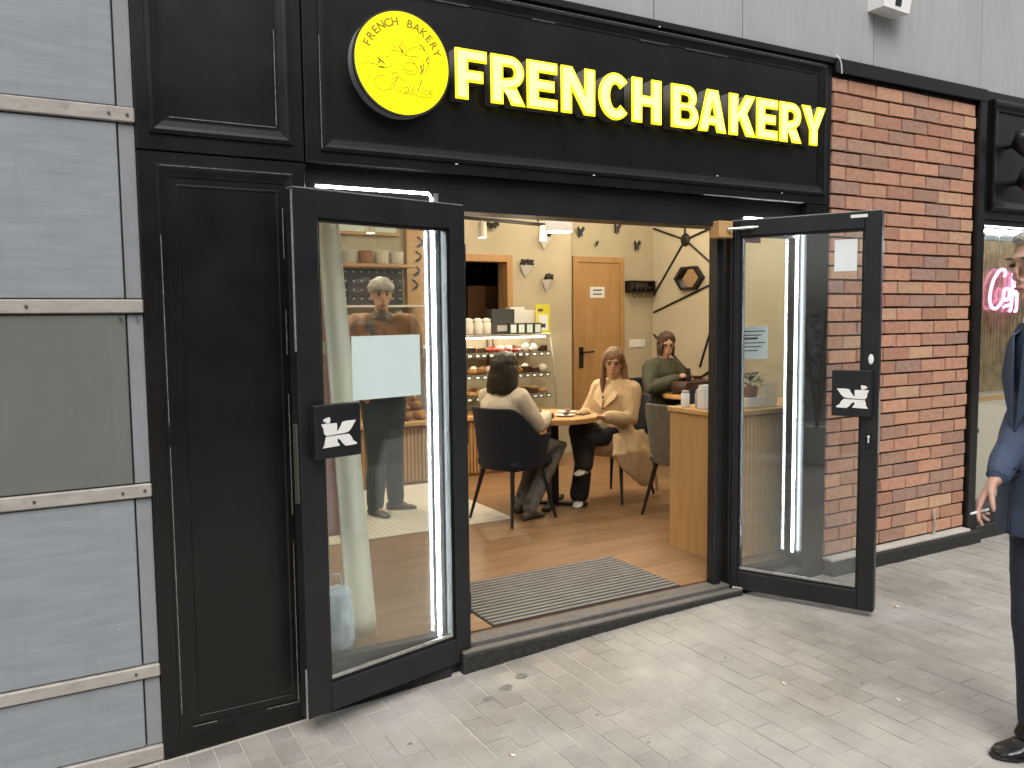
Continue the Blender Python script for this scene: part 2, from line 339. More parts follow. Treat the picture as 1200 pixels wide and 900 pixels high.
def remesh(name, mb, material, parent, off, vox=.012, smooth=4, nz=0, nscale=9, zs=.6):
    t = link('tmp', mb.mesh('tmp'))
    r = t.modifiers.new('r', 'REMESH'); r.mode = 'VOXEL'; r.voxel_size = vox
    s = t.modifiers.new('s', 'SMOOTH'); s.iterations = smooth; s.factor = .5
    me = eval_mesh(t); bpy.data.objects.remove(t); me.name = name
    o_ = V(off)
    if nz:
        ns = [v.normal.copy() for v in me.vertices]
        for v, n_ in zip(me.vertices, ns):
            p = v.co*nscale; q = noise.noise(V((p.x, p.y, p.z*zs)))+.5*noise.noise(V((p.x*2.1, p.y*2.1, p.z*1.8*zs)))
            v.co = v.co+n_*q*nz
    for v in me.vertices: v.co = v.co-o_
    return link(name, me, material, parent, True)

# ------------------------------------------------------------------ ground, street, pavement
def gz(x):                                      # the pavement falls gently to the left
    t = x-2.85
    return 0.048*t*0.5*(1-math.tanh(t/.7)) if t < 2 else 0.0
g = MB().box(-150, 150, -150, -5.02, -.5, -.24).build('street', M['asph']); tag(g, kind='structure')
g = MB().box(-150, 150, -4.9, 150, -.5, -.30).build('ground', M['asph']); tag(g, kind='structure')
X0, X1, Y0 = -7, 14, -4.88
mb = MB(); nx = 84
vs = []; fs = []
for i in range(nx+1):
    x = X0+(X1-X0)*i/nx
    for y in (Y0, .06): vs.append((x, y, gz(x)-.0034))
for i in range(nx): fs.append((2*i, 2*i+2, 2*i+3, 2*i+1))
pav = mb.add(vs, fs).build('pavement', M['joint']); tag(pav, kind='structure')
kerb = MB().box(X0, X1, -5.02, -4.88, -.28, -.06, ch=.01).build('kerb', M['pot']); tag(kerb, kind='structure')
protos = []
for k in range(4):
    bm = bmesh.new(); bmesh.ops.create_cube(bm, size=1)
    for q in bm.verts:
        q.co = V((q.co.x*(.0955+random.uniform(-.001, .001)), q.co.y*(.1955+random.uniform(-.001, .001)), q.co.z*.03-.015+random.uniform(-.0007, .0007)))
    top = [e for e in bm.edges if all(v_.co.z > -.01 for v_ in e.verts)]
    bmesh.ops.bevel(bm, geom=top, offset=.002, segments=1, affect='EDGES')
    me = bpy.data.meshes.new('paver'); bm.to_mesh(me); bm.free(); me.materials.append(M['paver']); protos.append(me)
cand = []
for i in range(int((X1-X0)/.1)):
    x = X0+.05+i*.1
    offy = (.1 if i % 2 else 0)
    for j in range(25):
        y = -.12-offy-j*.2
        if y < Y0+.1: continue
        p = proj((x, y, gz(x))); area = 0; vis = False
        if p[2] > .3:
            vis = -30 < p[0] < 1230 and 560 < p[1] < 925
            area = 1/p[2]**3
        cand.append((vis, area, x, y, 1.0))
    if offy: p = proj((x, -.07, gz(x))); cand.append((-30 < p[0] < 1230 and p[2] > .3, 1/max(p[2], .3)**3, x, -.0685, .49))
cand.sort(key=lambda c: (-c[0], -c[1]))
rest = MB()
for k, (vis, area, x, y, ly) in enumerate(cand):
    dz = random.uniform(-.0016, .0016); sl_ = math.atan((gz(x+.02)-gz(x-.02))/.04)
    if vis and k < 300:
        o = link('paver', protos[k % 4], None, pav); o.location = (x, y, gz(x)+dz); o.scale = (1, ly, 1); fl_ = random.choice((1, -1)); o.rotation_euler = (random.uniform(-.002, .002), -sl_*fl_+random.uniform(-.0025, .0025), (0 if fl_ > 0 else math.pi)+random.uniform(-.006, .006))
    elif x > -4 and x < 11:
        rest.box(x-.0477, x+.0477, y-.0977*ly, y+.0977*ly, gz(x)-.03, gz(x)+dz)
o = rest.build('pavers', M['paver'], pav); tag(o, kind='stuff')
M['stain'] = mat('gum_stain', (.165, .155, .14), .8, var=.2, vscale=60)
for (px, py, r_) in ((573, 819, .028), (593, 806, .034), (611, 792, .032), (700, 838, .010), (850, 770, .010), (935, 745, .012), (760, 870, .009), (1010, 800, .010), (480, 872, .012)):
    p = fz(px, py, -.03); z_ = gz(p.x)+.0022; p = fz(px, py, z_)
    vs = []; n_ = 14
    for k in range(n_): a = 2*math.pi*k/n_; q = r_*random.uniform(.75, 1.1); vs.append((p.x+q*math.cos(a), p.y+q*.8*math.sin(a), gz(p.x+q*math.cos(a))+.0024))
    MB().add(vs, [tuple(range(n_))]).build('stain', M['stain'], pav)

# ------------------------------------------------------------------ left grey cladding wall
gw = thing('grey_clad_wall', 'grey metal clad wall with beige horizontal rails left of the black pilaster', 'wall')
box('backing', M['bolt'], gw, -4.5, .326, .05, .35, -.3, 8)
rails = [(-.12, -.06), (.215, .262), (.912, .962), (1.602, 1.652), (2.292, 2.345), (3.0, 3.05), (3.7, 3.75)]
for a, b in rails: box('rail', M['rail'], gw, -4.5, .3255, .0, .06, a, b, ch=.004)
for i in range(len(rails)-1):
    z0 = rails[i][1]+.004; z1 = rails[i+1][0]-.004
    for (x0, x1) in ((-4.5, -2.35), (-2.34, -.99), (-.98, .264)):
        box('panel', M['gclad2'] if i == 2 else M['gclad'], gw, x0, x1, .012, .05, z0, z1, ch=.003)
    box('edge_strip', M['gstrip'], gw, .270, .324, .016, .05, z0, z1, ch=.002)
for (x, z) in ((.245, 1.588), (.30, 1.588), (-.06, .938), (.225, .936), (.30, .938), (.24, .24), (.30, 2.318), (.24, 2.318), (-.05, 1.627)):
    o = MB().tube([(x, .006, z), (x, -.004, z)], .0055, 8).build('bolt', M['bolt'], gw)
box('upper_backing', M['upclad'], gw, -4.5, .326, .03, .35, 3.76, 8)

# ------------------------------------------------------------------ shopfront
sf = thing('bakery_shopfront', 'black panelled bakery shopfront with wide sign fascia and open glass doors', 'shopfront')
def moulding(mb, x0, x1, z0, z1, wd, y, dep):     # picture-frame moulding, sloped inwards (profile built ring by ring)
    prof = [(0, 0), (.0, -dep), (wd*.25, -dep*1.15), (wd*.45, -dep*.8), (wd*.8, -dep*.45), (wd, -dep*.4), (wd, 0)]
    rings = []
    for t, d in prof: rings.append([(x0+t, y+d, z0+t), (x1-t, y+d, z0+t), (x1-t, y+d, z1-t), (x0+t, y+d, z1-t)])
    vs = [p for r in rings for p in r]; fs = []
    k = len(prof)
    for i in range(k-1):
        for j in range(4): fs.append((i*4+j, i*4+(j+1) % 4, (i+1)*4+(j+1) % 4, (i+1)*4+j))
    mb.add(vs, fs); return mb
pil = box('pilaster', M['black'], sf, .326, .944, 0, .30, -.30, 2.196, ch=.003)
moulding(MB(), .385, .900, -.055, 2.152, .045, 0, .008).build('moulding', M['black'], pil)
moulding(MB(), .455, .832, .02, 2.08, .010, 0, .004).build('moulding', M['black'], pil)
pil2 = box('upper_pilaster', M['black'], sf, .326, .944, 0, .30, 2.202, 3.9, ch=.003)
moulding(MB(), .372, .897, 2.262, 3.7, .06, 0, .009).build('moulding', M['black'], pil2)
fas = MB().box(.950, 4.028, 0, .30, 2.205, 3.03, ch=.003).build('fascia', M['black'], sf)
moulding(MB(), 1.012, 3.978, 2.252, 2.988, .060, 0, .009).build('moulding', M['black'], fas)
box('top_cap', M['black'], fas, .95, 4.04, -.02, .0, 3.004, 3.036, ch=.003)
for a in ((2.73, 2.999), (1.6, 2.24), (2.33, 2.245), (3.12, 2.30), (3.6, 2.24)):
    box('paint_chip', M['white'], fas, a[0], a[0]+.012, -.0275, -.0265, a[1], a[1]+.004)
WE = [(pil, .435, .850, -.012, -.009), (pil, .845, .848, -.01, 2.10), (pil, .405, .885, 2.1445, 2.147), (pil, .393, .396, .05, 2.1), (pil2, .440, .832, 2.3215, 2.3245), (pil2, .832, .835, 2.33, 2.9), (fas, 1.05, 3.93, 2.9845, 2.9875), (fas, 1.09, 3.915, 2.9255, 2.928), (fas, 1.012, 1.015, 2.26, 2.9)]
for pa_, x0, x1, z0, z1 in WE:
    # broken line of chipped paint along the arris
    t = 0.0; hor = (x1-x0) > (z1-z0); Lg = max(x1-x0, z1-z0)
    while t < Lg:
        d = random.uniform(.05, .35)
        if random.random() < .72:
            e = min(t+d, Lg)
            if hor: box('paint_wear', M['wear'], pa_, x0+t, x0+e, -.0115, -.0095, z0, z1)
            else: box('paint_wear', M['wear'], pa_, x0, x1, -.0115, -.0095, z0+t, z0+e)
        t += d
lint = box('lintel', M['blackalu'], sf, .944, 4.028, .05, .20, 2.05, 2.205, ch=.003)
box('drip_strip', M['edge'], lint, 3.05, 3.79, -.012, .0, 2.200, 2.2045)
thr = MB().box(1.60, 3.34, -.035, .04, -.3, .030, ch=.006).build('threshold', M['dirtyblack'], sf)
box('threshold_plate', M['matalu'], thr, 1.60, 3.34, .0405, .146, -.2, .052, ch=.004)
box('nosing', M['matalu'], thr, 1.60, 3.34, -.034, .006, .0305, .044, ch=.003)
box('jamb', M['blackalu'], sf, 1.55, 1.65, .02, .12, -.1, 2.05, ch=.004)
box('jamb', M['blackalu'], sf, 3.225, 3.275, .075, .14, .052, 2.05, ch=.004)
box('jamb', M['blackalu'], sf, 3.305, 3.385, .02, .14, -.1, 2.05, ch=.004)
box('side_panel', M['black'], sf, 3.845, 4.028, 0.0, .085, -.1, 2.2, ch=.003)
for (x0, x1) in ((.944, 1.55), (3.385, 3.845)):
    fr = MB(); fr.box(x0, x0+.03, .06, .12, .07, 2.05); fr.box(x1-.03, x1, .06, .12, .07, 2.05); fr.box(x0+.03, x1-.03, .06, .12, .07, .11); fr.box(x0+.03, x1-.03, .06, .12, 2.01, 2.05)
    fo = fr.build('window_frame', M['blackalu'], sf)
    box('pane', M['wglass'], fo, x0+.03, x1-.03, .085, .091, .11, 2.01)
    box('sill', M['dirtyblack'], fo, x0, x1, -.01, .20, -.2, .068, ch=.004)
for pts in ([(1.0, .052, 2.118), (1.505, .052, 2.118), (1.517, .052, 2.10), (1.517, .052, .115)], [(3.40, .052, 2.105), (3.805, .052, 2.105), (3.822, .052, 2.09), (3.822, .052, .16)]):
    o = MB().tube(pts, .0065, 8).build('led_strip', M['led'], sf, smooth=True)
box('led_channel', M['steel'], sf, 1.528, 1.548, .045, .06, .1, 2.12)
box('closer_block', M['oakh'], sf, 3.17, 3.27, .0, .074, 1.985, 2.075, ch=.004)
o = MB().tube([(3.22, -.01, 2.03), (3.42, -.10, 2.045)], .007, 8).build('closer_arm', M['steel'], sf)

# K emblem on the pull handles
def kemblem(flip):
    U = [(190,155),(205,150),(330,138),(333,190),(328,240),(345,225),(370,170),(385,125),(430,112),(512,103),(490,150),(465,205),(440,240),(400,258),(230,288),(210,260),(208,210)]
    B_ = [(205,104),(235,80),(268,70),(272,100),(264,140),(226,143),(241,126),(216,127)]
    D = [(230,300),(440,268),(465,300),(480,345),(520,380),(505,395),(410,410),(385,385),(360,340),(335,318),(332,360),(355,400),(340,410),(195,432),(215,395),(220,350)]
    out = []
    for P in (U, B_, D):
        q = []
        for x, y in P:
            u = (x-135)/430; v = (y+50+50*u)/620; q.append(((u if flip else 1-u)*.207, (1-v)*.207))
        out.append(q)
    return curve_mesh(out, .0015)
def leaf(hinge, ang, L, z0, z1, side, sm, gx0, gx1, gz0, gz1, px0, px1, pz0, pz1, label):
    d = part('door', sf, hinge, ang); d['label'] = label
    s = side; T = .058
    def b(mb, x0, x1, t0, t1, za, zb, ch=.003):
        ya, yb = sorted((s*t0, s*t1)); mb.box(x0, x1, ya, yb, za, zb, ch=ch); return mb
    for nm, a in (('stile', (0, gx0, -T, 0, z0, z1)), ('stile', (gx1, L, -T, 0, z0, z1)), ('rail', (gx0+.0004, gx1-.0004, -T+.001, -.001, gz1, z1-.0005)), ('rail', (gx0+.0004, gx1-.0004, -T+.001, -.001, z0+.0005, gz0))):
        b(MB(), *a).build(nm, M['blackalu'], d)
    bd = MB(); k = .012
    for a in ((gx0, gx0+k, gz0, gz1), (gx1-k, gx1, gz0, gz1), (gx0+k, gx1-k, gz0, gz0+k), (gx0+k, gx1-k, gz1-k, gz1)): b(bd, a[0], a[1], -.050, -.014, a[2], a[3], 0)
    bd.build('glazing_bead', M['blk'], d)
    b(MB(), gx0+.004, gx1-.004, -.030, -.024, gz0+.004, gz1-.004, 0).build('pane', M['glass'], d)
    b(MB(), gx0+.004, gx1-.004, -.048, -.042, gz0+.004, gz1-.004, 0).build('pane', M['glass'], d)
    b(MB(), gx0+k, gx1-k, -.0235, -.014, gz0+k+.0005, gz0+k+.012, 0).build('drip_bead', M['edge'], d)
    b(MB(), .006, L-.006, -T+.004, -.004, z1+.0003, z1+.004, 0).build('worn_edge', M['edge'], d)
    pl = b(MB(), px0, px1, .001, .042, pz0, pz1, .004).build('handle_plate', M['blackalu'], d)
    me = kemblem(side > 0); em = link('emblem', me, M['white'], d)
    if side > 0: em.rotation_euler = (rad(90), 0, 0); em.rotation_euler = (rad(90), 0, math.pi); em.location = (px0+.207, .0435, pz0)
    else: em.rotation_euler = (rad(90), 0, 0); em.location = (px0, -.0435, pz0)
    if side > 0: pass
    return d, b
HL = V((1.655, 0, 0)); uL = V((.84-1.655, -.205, 0)).normalized()
HR = V((3.30, .05, 0)); uR = V((.36, -.71, 0)).normalized()
dl, b = leaf(HL, math.atan2(uL.y, uL.x), .845, -.004, 2.068, 1, 0, .085, .740, .11, 1.962, .596, .803, 1.031, 1.241, 'glass door leaf folded back against the pilaster with frosted film')
b(MB(), .246, .590, -.0238, -.0228, 1.241, 1.502, 0).build('frosted_film', M['frost'], dl)
b(MB(), .846, .853, -.04, -.012, .86, 1.17, .001).build('lock_plate', M['bolt'], dl)
b(MB(), .846, .850, -.01, -.002, .0, .20, 0).build('worn_edge', M['edge'], dl)
b(MB(), .846, .850, -.01, -.002, 1.45, 2.06, 0).build('worn_edge', M['edge'], dl)
for z in (.25, 1.05, 1.85): MB().tube([(-.006, -.02, z-.05), (-.006, -.02, z+.05)], .011, 10).build('hinge', M['blk'], dl)
dr, b = leaf(HR, math.atan2(uR.y, uR.x), .768, .034, 2.082, -1, 0, .052, .688, .135, 1.998, .553, .745, 1.049, 1.284, 'glass door leaf standing open in front of the brick wall')
b(MB(), .540, .650, -.0238, -.0228, 1.788, 1.949, 0).build('paper_notice', M['paper'], dr)
b(MB(), .62, .70, .0005, .002, 2.052, 2.068, 0).build('label', M['white'], dr)
o = MB().ell((.731, -.002, 1.34), .013, .003, .026).build('oval_sticker', M['paper'], dr)
b(MB(), .716, .742, .0005, .008, .89, .97, .002).build('lock_case', M['blk'], dr)
MB().ell((.729, -.009, .945), .006, .003, .008).build('key_cylinder', M['white'], dr)
b(MB(), .726, .732, .008, .010, .915, .942, 0).build('key_slot', M['white'], dr)
b(MB(), .02, .085, .0005, .004, .030, .046, 0).build('hinge_plate', M['white'], dr)
b(MB(), .05, .13, .004, .016, 2.03, 2.05, .002).build('closer_shoe', M['steel'], dr)
b(MB(), .769, .774, -.04, -.015, .86, 1.18, 0).build('lock_plate', M['edge'], dr)
for z in (.3, 1.05, 1.85): MB().tube([(-.006, .02, z-.05), (-.006, .02, z+.05)], .011, 10).build('hinge', M['blk'], dr)

# notices inside the right window, small lettering on the left jamb
nt_ = thing('paper_notice', 'white printed notice taped inside the narrow window beside the open door', 'notice', (0, 0, 0))
a = fy(866, 383, .098); c = fy(899, 420, .098)
box('sheet', M['paper'], nt_, a.x, c.x, .0955, .0965, c.z, a.z)
for k in range(6):
    z = a.z-.03-k*.022
    box('print_line', M['ink'], nt_, a.x+.015, c.x-.02-.03*(k % 3), .0945, .0954, z, z+(.012 if k == 2 else .006))
for i, (p0, p1) in enumerate((((868, 250), (881, 258)), ((868, 278), (886, 285)))):
    a = fy(*p0, .098); c = fy(*p1, .098)
    tag(box('sticker', M['red'], None, a.x, c.x+.03, .0925, .0935, c.z, a.z), ('small red sticker high on the narrow window above another', 'small red sticker below the top corner of the narrow window')[i], 'sticker')
me = text_mesh('ld)', .10, .0008, .002)
o = link('jamb_lettering', me, M['white'], sf); o.rotation_euler = (rad(90), 0, 0); o.location = (1.60, .018, 1.86)

# ------------------------------------------------------------------ sign lettering
sg = thing('letter_sign', 'illuminated yellow FRENCH BAKERY channel letters on the black fascia', 'sign', (0, 0, 0))
Hc = .209
def arc(cx, cy, rx, ry, a0, a1, n=12): return [(cx+rx*math.cos(rad(a0+(a1-a0)*i/n)), cy+ry*math.sin(rad(a0+(a1-a0)*i/n))) for i in range(n+1)]
def letter(ch, w_):
    h = Hc; s = .058; b = .047
    if ch == 'F': return [[(0, 0), (s, 0), (s, .075), (w_*.88, .075), (w_*.88, .075+b), (s, .075+b), (s, h-b), (w_, h-b), (w_, h), (0, h)]]
    if ch == 'E': return [[(0, 0), (w_, 0), (w_, b), (s, b), (s, h/2-b/2), (w_*.9, h/2-b/2), (w_*.9, h/2+b/2), (s, h/2+b/2), (s, h-b), (w_, h-b), (w_, h), (0, h)]]
    if ch == 'H': return [[(0, 0), (s, 0), (s, h/2-b/2), (w_-s, h/2-b/2), (w_-s, 0), (w_, 0), (w_, h), (w_-s, h), (w_-s, h/2+b/2), (s, h/2+b/2), (s, h), (0, h)]]
    if ch == 'N': return [[(0, 0), (s*.95, 0), (s*.95, h*.55), (w_-s, 0), (w_, 0), (w_, h), (w_-s*.95, h), (w_-s*.95, h*.45), (s, h), (0, h)]]
    if ch == 'K': return [[(0, 0), (s, 0), (s, h*.33), (s*1.25, h*.42), (w_-s*1.1, 0), (w_, 0), (w_*.66, h*.55), (w_*.98, h), (w_-s*1.2, h), (s, h*.60), (s, h), (0, h)]]
    if ch == 'Y': return [[(w_/2-s/2, 0), (w_/2+s/2, 0), (w_/2+s/2, h*.40), (w_, h), (w_-s*1.05, h), (w_/2, h*.60), (s*1.05, h), (0, h), (w_/2-s/2, h*.40)]]
    if ch == 'A': return [[(0, 0), (s*1.0, 0), (s*1.2, h*.17), (w_-s*1.2, h*.17), (w_-s, 0), (w_, 0), (w_/2+s*.62, h), (w_/2-s*.62, h)], [(w_*.39, h*.37), (w_*.61, h*.37), (w_/2, h*.70)]]
    if ch == 'C':
        o_ = arc(w_*.56, h/2, w_*.56, h*.52, 42, 318, 22); i_ = arc(w_*.58, h/2, w_*.56-s, h*.52-b*1.05, 318, 42, 22)
        i_ = [(max(x, 0), y) for x, y in i_]
        return [o_+i_]
    if ch == 'R':
        top = arc(w_*.97-.068, h-.068, .068, .068, 90, -78, 12)
        return [[(0, 0), (s, 0), (s, h*.31), (w_*.42, h*.31), (w_-s*1.15, 0), (w_, 0), (w_*.74, h*.36)]+list(reversed(top))+[(0, h)],
                [(s, h*.52)]+arc(w_*.97-.068, h-.069, .022, .025, -90, 90, 8)+[(s, h-b+.002)]]
    if ch == 'B':
        t = arc(w_*.93-.056, h-.056, .056, .056, 90, -42, 9); bo = arc(w_-.060, .060, .060, .060, 50, -90, 9)
        return [[(0, 0), (0, h)]+t+bo, [(s, h*.585), (s, h-b+.004)]+arc(w_*.93-.06, h-.066, .017, .021, 90, -90, 6), [(s, b-.004), (s, h*.425)]+arc(w_-.066, .067, .020, .024, 90, -90, 6)]
LET = [('F', 1.588, 1.737), ('R', 1.76, 1.93), ('E', 1.944, 2.101), ('N', 2.126, 2.312), ('C', 2.337, 2.505), ('H', 2.533, 2.711), ('B', 2.778, 2.951), ('A', 2.955, 3.141), ('K', 3.166, 3.351), ('E', 3.363, 3.516), ('R', 3.536, 3.701), ('Y', 3.708, 3.891)]
for ch, xa, xb in LET:
    S = letter(ch, xb-xa)
    o = link('letter', curve_mesh(S, .030), M['ret'], sg); o.rotation_euler = (rad(90), 0, 0); o.location = (xa, -.034, 2.513)
    f = link('letter_face', curve_mesh(S, .003, .0015), M['yrim'], o); f.location = (0, 0, .0345)
    f = link('letter_core', curve_mesh(S, .0008, 0, -.008), M['ylet'], o); f.location = (0, 0, .0399)

# ------------------------------------------------------------------ round logo sign
LC = V((1.345, -.0, 2.621)); LR = .212
rs = thing('round_logo_sign', 'round yellow illuminated logo sign with croissant drawing above the doors', 'sign', LC)
o = MB().loft([((0, y, 0), V((r, 0, 0)), V((0, 0, r))) for y, r in ((-.004, LR-.004), (-.004, LR), (-.068, LR), (-.072, LR-.004))], 56).build('drum', M['gstrip'], rs); smoothang(o)
o = MB().loft([((0, y, 0), V((r, 0, 0)), V((0, 0, r))) for y, r in ((-.0722, LR-.006), (-.076, LR-.006))], 56).build('sign_face', M['yface'], rs)
o = MB().loft([((0, y, 0), V((r, 0, 0)), V((0, 0, r))) for y, r in ((-.060, LR+.001), (-.060, LR+.003), (-.074, LR+.003), (-.074, LR-.004))], 56, cap=False).build('rim', M['dirtyblack'], rs)
txt = 'FRENCH BAKERY'; a0, a1 = 158, 22
for i, ch in enumerate(txt):
    if ch == ' ': continue
    a = rad(a0+(a1-a0)*i/(len(txt)-1))
    me = text_mesh(ch, .046, .0004, .0014); q = link('arc_letter', me, M['signink'], rs)
    q.rotation_euler = (rad(90), 0, 0); r = .150
    q.rotation_euler = (Matrix.Rotation(-(a-math.pi/2), 4, 'Y') @ Matrix.Rotation(rad(90), 4, 'X')).to_euler()
    q.location = (r*math.cos(a), -.0765, r*math.sin(a))
def strokes(name, lines, rr, material, parent, k=6, y=-.0765):
    mb = MB()
    for L_ in lines: mb.tube(catmull([(x, y, z) for x, z in L_], k), rr, 5)
    return mb.build(name, material, parent)
# zoom coordinates of the emblem drawing (6x zoom, disc centre 418,440, radius 325 across / 375 high)
def zc(P): return [((x-418)/325*.205, -((y-440)-(x-418)*.12)/375*.205) for x, y in P]
strokes('script_lettering', [zc(p) for p in (
    [(300, 545), (270, 530), (235, 545), (220, 580), (240, 625), (285, 640), (330, 620), (360, 570), (385, 530), (370, 508), (345, 515), (340, 530)],
    [(330, 560), (370, 545), (410, 555), (440, 575)], [(372, 560), (350, 620), (320, 640)],
    [(385, 615), (370, 635), (385, 650), (405, 640), (408, 618), (395, 610)], [(450, 620), (430, 615), (420, 640), (435, 655), (452, 635), (468, 580)], [(466, 590), (452, 645), (468, 655)],
    [(475, 640), (498, 630), (492, 615), (478, 630), (480, 655), (505, 652)], [(510, 655), (540, 590), (550, 565), (540, 570), (525, 650), (540, 655)], [(556, 620), (548, 655), (560, 660)],
    [(590, 635), (575, 635), (568, 655), (585, 668), (597, 660)], [(603, 655), (622, 645), (618, 632), (605, 640), (603, 662), (625, 665)],
    [(410, 660), (480, 668), (560, 690), (620, 690)])], .0017, M['signink'], rs)
strokes('croissant_drawing', [zc(p) for p in (
    [(440, 380), (450, 345), (490, 322), (540, 325), (585, 350), (605, 400), (600, 450), (570, 500), (530, 520)], [(440, 380), (470, 390), (500, 385), (530, 395)],
    [(470, 400), (500, 440), (520, 480)], [(420, 490), (430, 450), (460, 430), (500, 445), (520, 480), (500, 515), (460, 520), (430, 500)], [(420, 490), (440, 485), (470, 500), (495, 490)],
    [(330, 345), (380, 350), (420, 365), (440, 390)], [(410, 360), (400, 310), (430, 280)], [(400, 330), (375, 300)], [(420, 330), (440, 305)], [(370, 330), (350, 300)],
    [(240, 465), (280, 478), (330, 465), (350, 440)], [(245, 400), (255, 430), (250, 460)], [(130, 450), (180, 445), (240, 455)], [(290, 400), (320, 390), (335, 380)], [(570, 400), (545, 440), (535, 490)])], .0017, M['signink'], rs)
strokes('croissant_shading', [zc(p) for p in (
    [(245, 400), (270, 430), (290, 445)], [(245, 440), (265, 425), (285, 440)], [(410, 330), (415, 350), (420, 368)], [(535, 295), (560, 315), (575, 340)], [(600, 390), (585, 410), (600, 440)], [(545, 450), (550, 490), (540, 510)], [(560, 440), (565, 475), (550, 500)], [(250, 468), (270, 470), (290, 475)])], .0026, M['signdark'], rs)
tag(MB().tube(catmull([(4.02, -.03, 3.045), (4.035, -.045, 3.02), (4.05, -.045, 2.985), (4.06, -.04, 2.945)]), .004, 6).add(*[[], []]).build('cable_tie', M['white']), 'white cable tie knotted at the fascia corner above the bricks', 'cable tie')

# ------------------------------------------------------------------ brick wall
bw = thing('brick_wall', 'red brick wall panel framed in black beside the open door', 'wall')
box('mortar', M['mortar'], bw, 4.030, 5.425, .018, .30, .05, 2.952)
bp_ = []
for k in range(5):
    bm = bmesh.new(); bmesh.ops.create_cube(bm, size=1)
    bmesh.ops.subdivide_edges(bm, edges=[e for e in bm.edges if abs(e.verts[0].co.x-e.verts[1].co.x) > .5], cuts=1)
    for q in bm.verts: q.co = V((q.co.x+random.uniform(-.006, .006), q.co.y*.05+.025, q.co.z+random.uniform(-.025, .025)))
    bmesh.ops.bevel(bm, geom=[e for e in bm.edges if all(v_.co.y < .01 for v_ in e.verts)], offset=.012, segments=1, affect='EDGES')
    me = bpy.data.meshes.new('brick'); bm.to_mesh(me); bm.free(); bp_.append(me)
PICK = [0, 0, 0, 0, 0, 1, 1, 1, 2, 2, 2, 3, 4, 5, 5, 5]
bmesh_cache = {}
row = 0; z = .118
while z < 2.94:
    h = .0715; x = 4.033-(.125 if row % 2 else 0)+.012
    z1 = min(z+h, 2.950)
    while x < 5.42:
        x0 = max(x, 4.033); x1 = min(x+.239, 5.421)
        if x1-x0 > .03:
            k = random.randrange(5); mi = random.choice(PICK)
            if (k, mi) not in bmesh_cache:
                me = bp_[k].copy(); me.materials.append(BM[mi]); bmesh_cache[(k, mi)] = me
            o = link('brick', bmesh_cache[(k, mi)], None, bw); o.location = ((x0+x1)/2, random.uniform(-.003, .003), (z+z1)/2+random.uniform(-.0015, .0015)); o.scale = (x1-x0, 1, z1-z)
            o.rotation_euler = (0, random.uniform(-.004, .004), random.uniform(-.006, .006))
        x += .2505
    z += .083; row += 1
box('top_beam', M['black'], bw, 4.030, 5.50, -.03, .30, 2.955, 3.034, ch=.004)
box('side_post', M['black'], bw, 5.428, 5.500, -.03, .30, -.1, 2.952, ch=.004)
box('plinth', M['dirtyblack'], bw, 4.030, 5.52, -.075, .0, -.2, .085, ch=.006)
box('plinth_ledge', M['joint'], bw, 4.034, 5.42, -.060, .012, .0855, .105, ch=.004)
MB().tube(catmull([(5.06, -.02, .1), (5.075, -.03, .16), (5.07, -.02, .24), (5.085, -.01, .27)]), .008, 6).build('cable_stub', M['rail'], bw)

# ------------------------------------------------------------------ upper cladding above the shopfront
uw = thing('upper_clad_wall', 'smooth grey panel wall above the black fascia', 'wall')
box('backing', M['mortar'], uw, .944, 14, .04, .35, 3.037, 8)
xs = [.946, 2.13, 2.731, 3.334, 4.399, 5.47, 6.54, 7.6, 9, 10.5, 12, 14]
for i in range(len(xs)-1):
    for (z0, z1) in ((3.04, 4.2), (4.205, 5.6), (5.605, 8)):
        box('panel', M['upclad'], uw, xs[i]+.003, xs[i+1]-.003, .01, .045, z0, z1, ch=.002)
dv = thing('wall_sensor', 'small white wall mounted sensor box above the brick panel', 'sensor')
a = fy(1029, 0, -.06); c = fy(1062, 20, -.06)
mb = MB(); mb.poly([(a.x, c.z+.01), (c.x-.03, c.z-.0), (c.x, c.z+.12), (c.x, a.z+.2), (a.x, a.z+.2)], -.10, .009); mb.build('housing', M['white'], dv)
mb = MB(); mb.poly([(a.x+.10, c.z+.03), (a.x+.15, c.z+.03), (a.x+.20, a.z+.2), (a.x+.13, a.z+.2)], -.104, -.1005); mb.build('lens_strip', M['blk'], dv)

# ------------------------------------------------------------------ neighbouring coffee shop
LATE = []
ns = thing('coffee_shopfront', 'black coffee shop front with lit window beyond the brick wall', 'shopfront')
box('sign_panel', M['black'], ns, 5.506, 9, .0, .30, 2.20, 3.034, ch=.003)
moulding(MB(), 5.58, 8.9, 2.255, 2.985, .07, 0, .03).build('moulding', M['black'], ns)
box('frame_post', M['black'], ns, 5.506, 5.545, -.01, .2, -.1, 2.198, ch=.003)
box('head_rail', M['blackalu'], ns, 5.545, 9, .02, .2, 2.16, 2.198)
box('bottom_rail', M['blackalu'], ns, 5.545, 9, -.01, .2, .10, .20, ch=.003)
box('base', M['dirtyblack'], ns, 5.524, 9, -.03, .2, -.2, .098, ch=.004)
box('end_wall', M['black'], ns, 9.002, 14, 0, .3, -.2, 3.034)
box('pane', M['wglass'], ns, 5.545, 9, .10, .106, .20, 2.16)
MB().tube([(5.55, .09, 2.135), (8.9, .09, 2.135)], .012, 8).build('led_strip', M['led'], ns)
box('inner_wall', M['dwood'], ns, 5.52, 9, 1.45, 1.5, .0, 2.6)
box('inner_end_wall', M['dwood'], ns, 5.505, 5.518, .32, 1.45, .0, 2.6)
box('inner_floor', M['dwood'], ns, 5.52, 9, .2, 1.45, -.05, .06)
box('inner_ceiling', M['ceil'], ns, 5.52, 9, .3, 1.45, 2.5, 2.55)
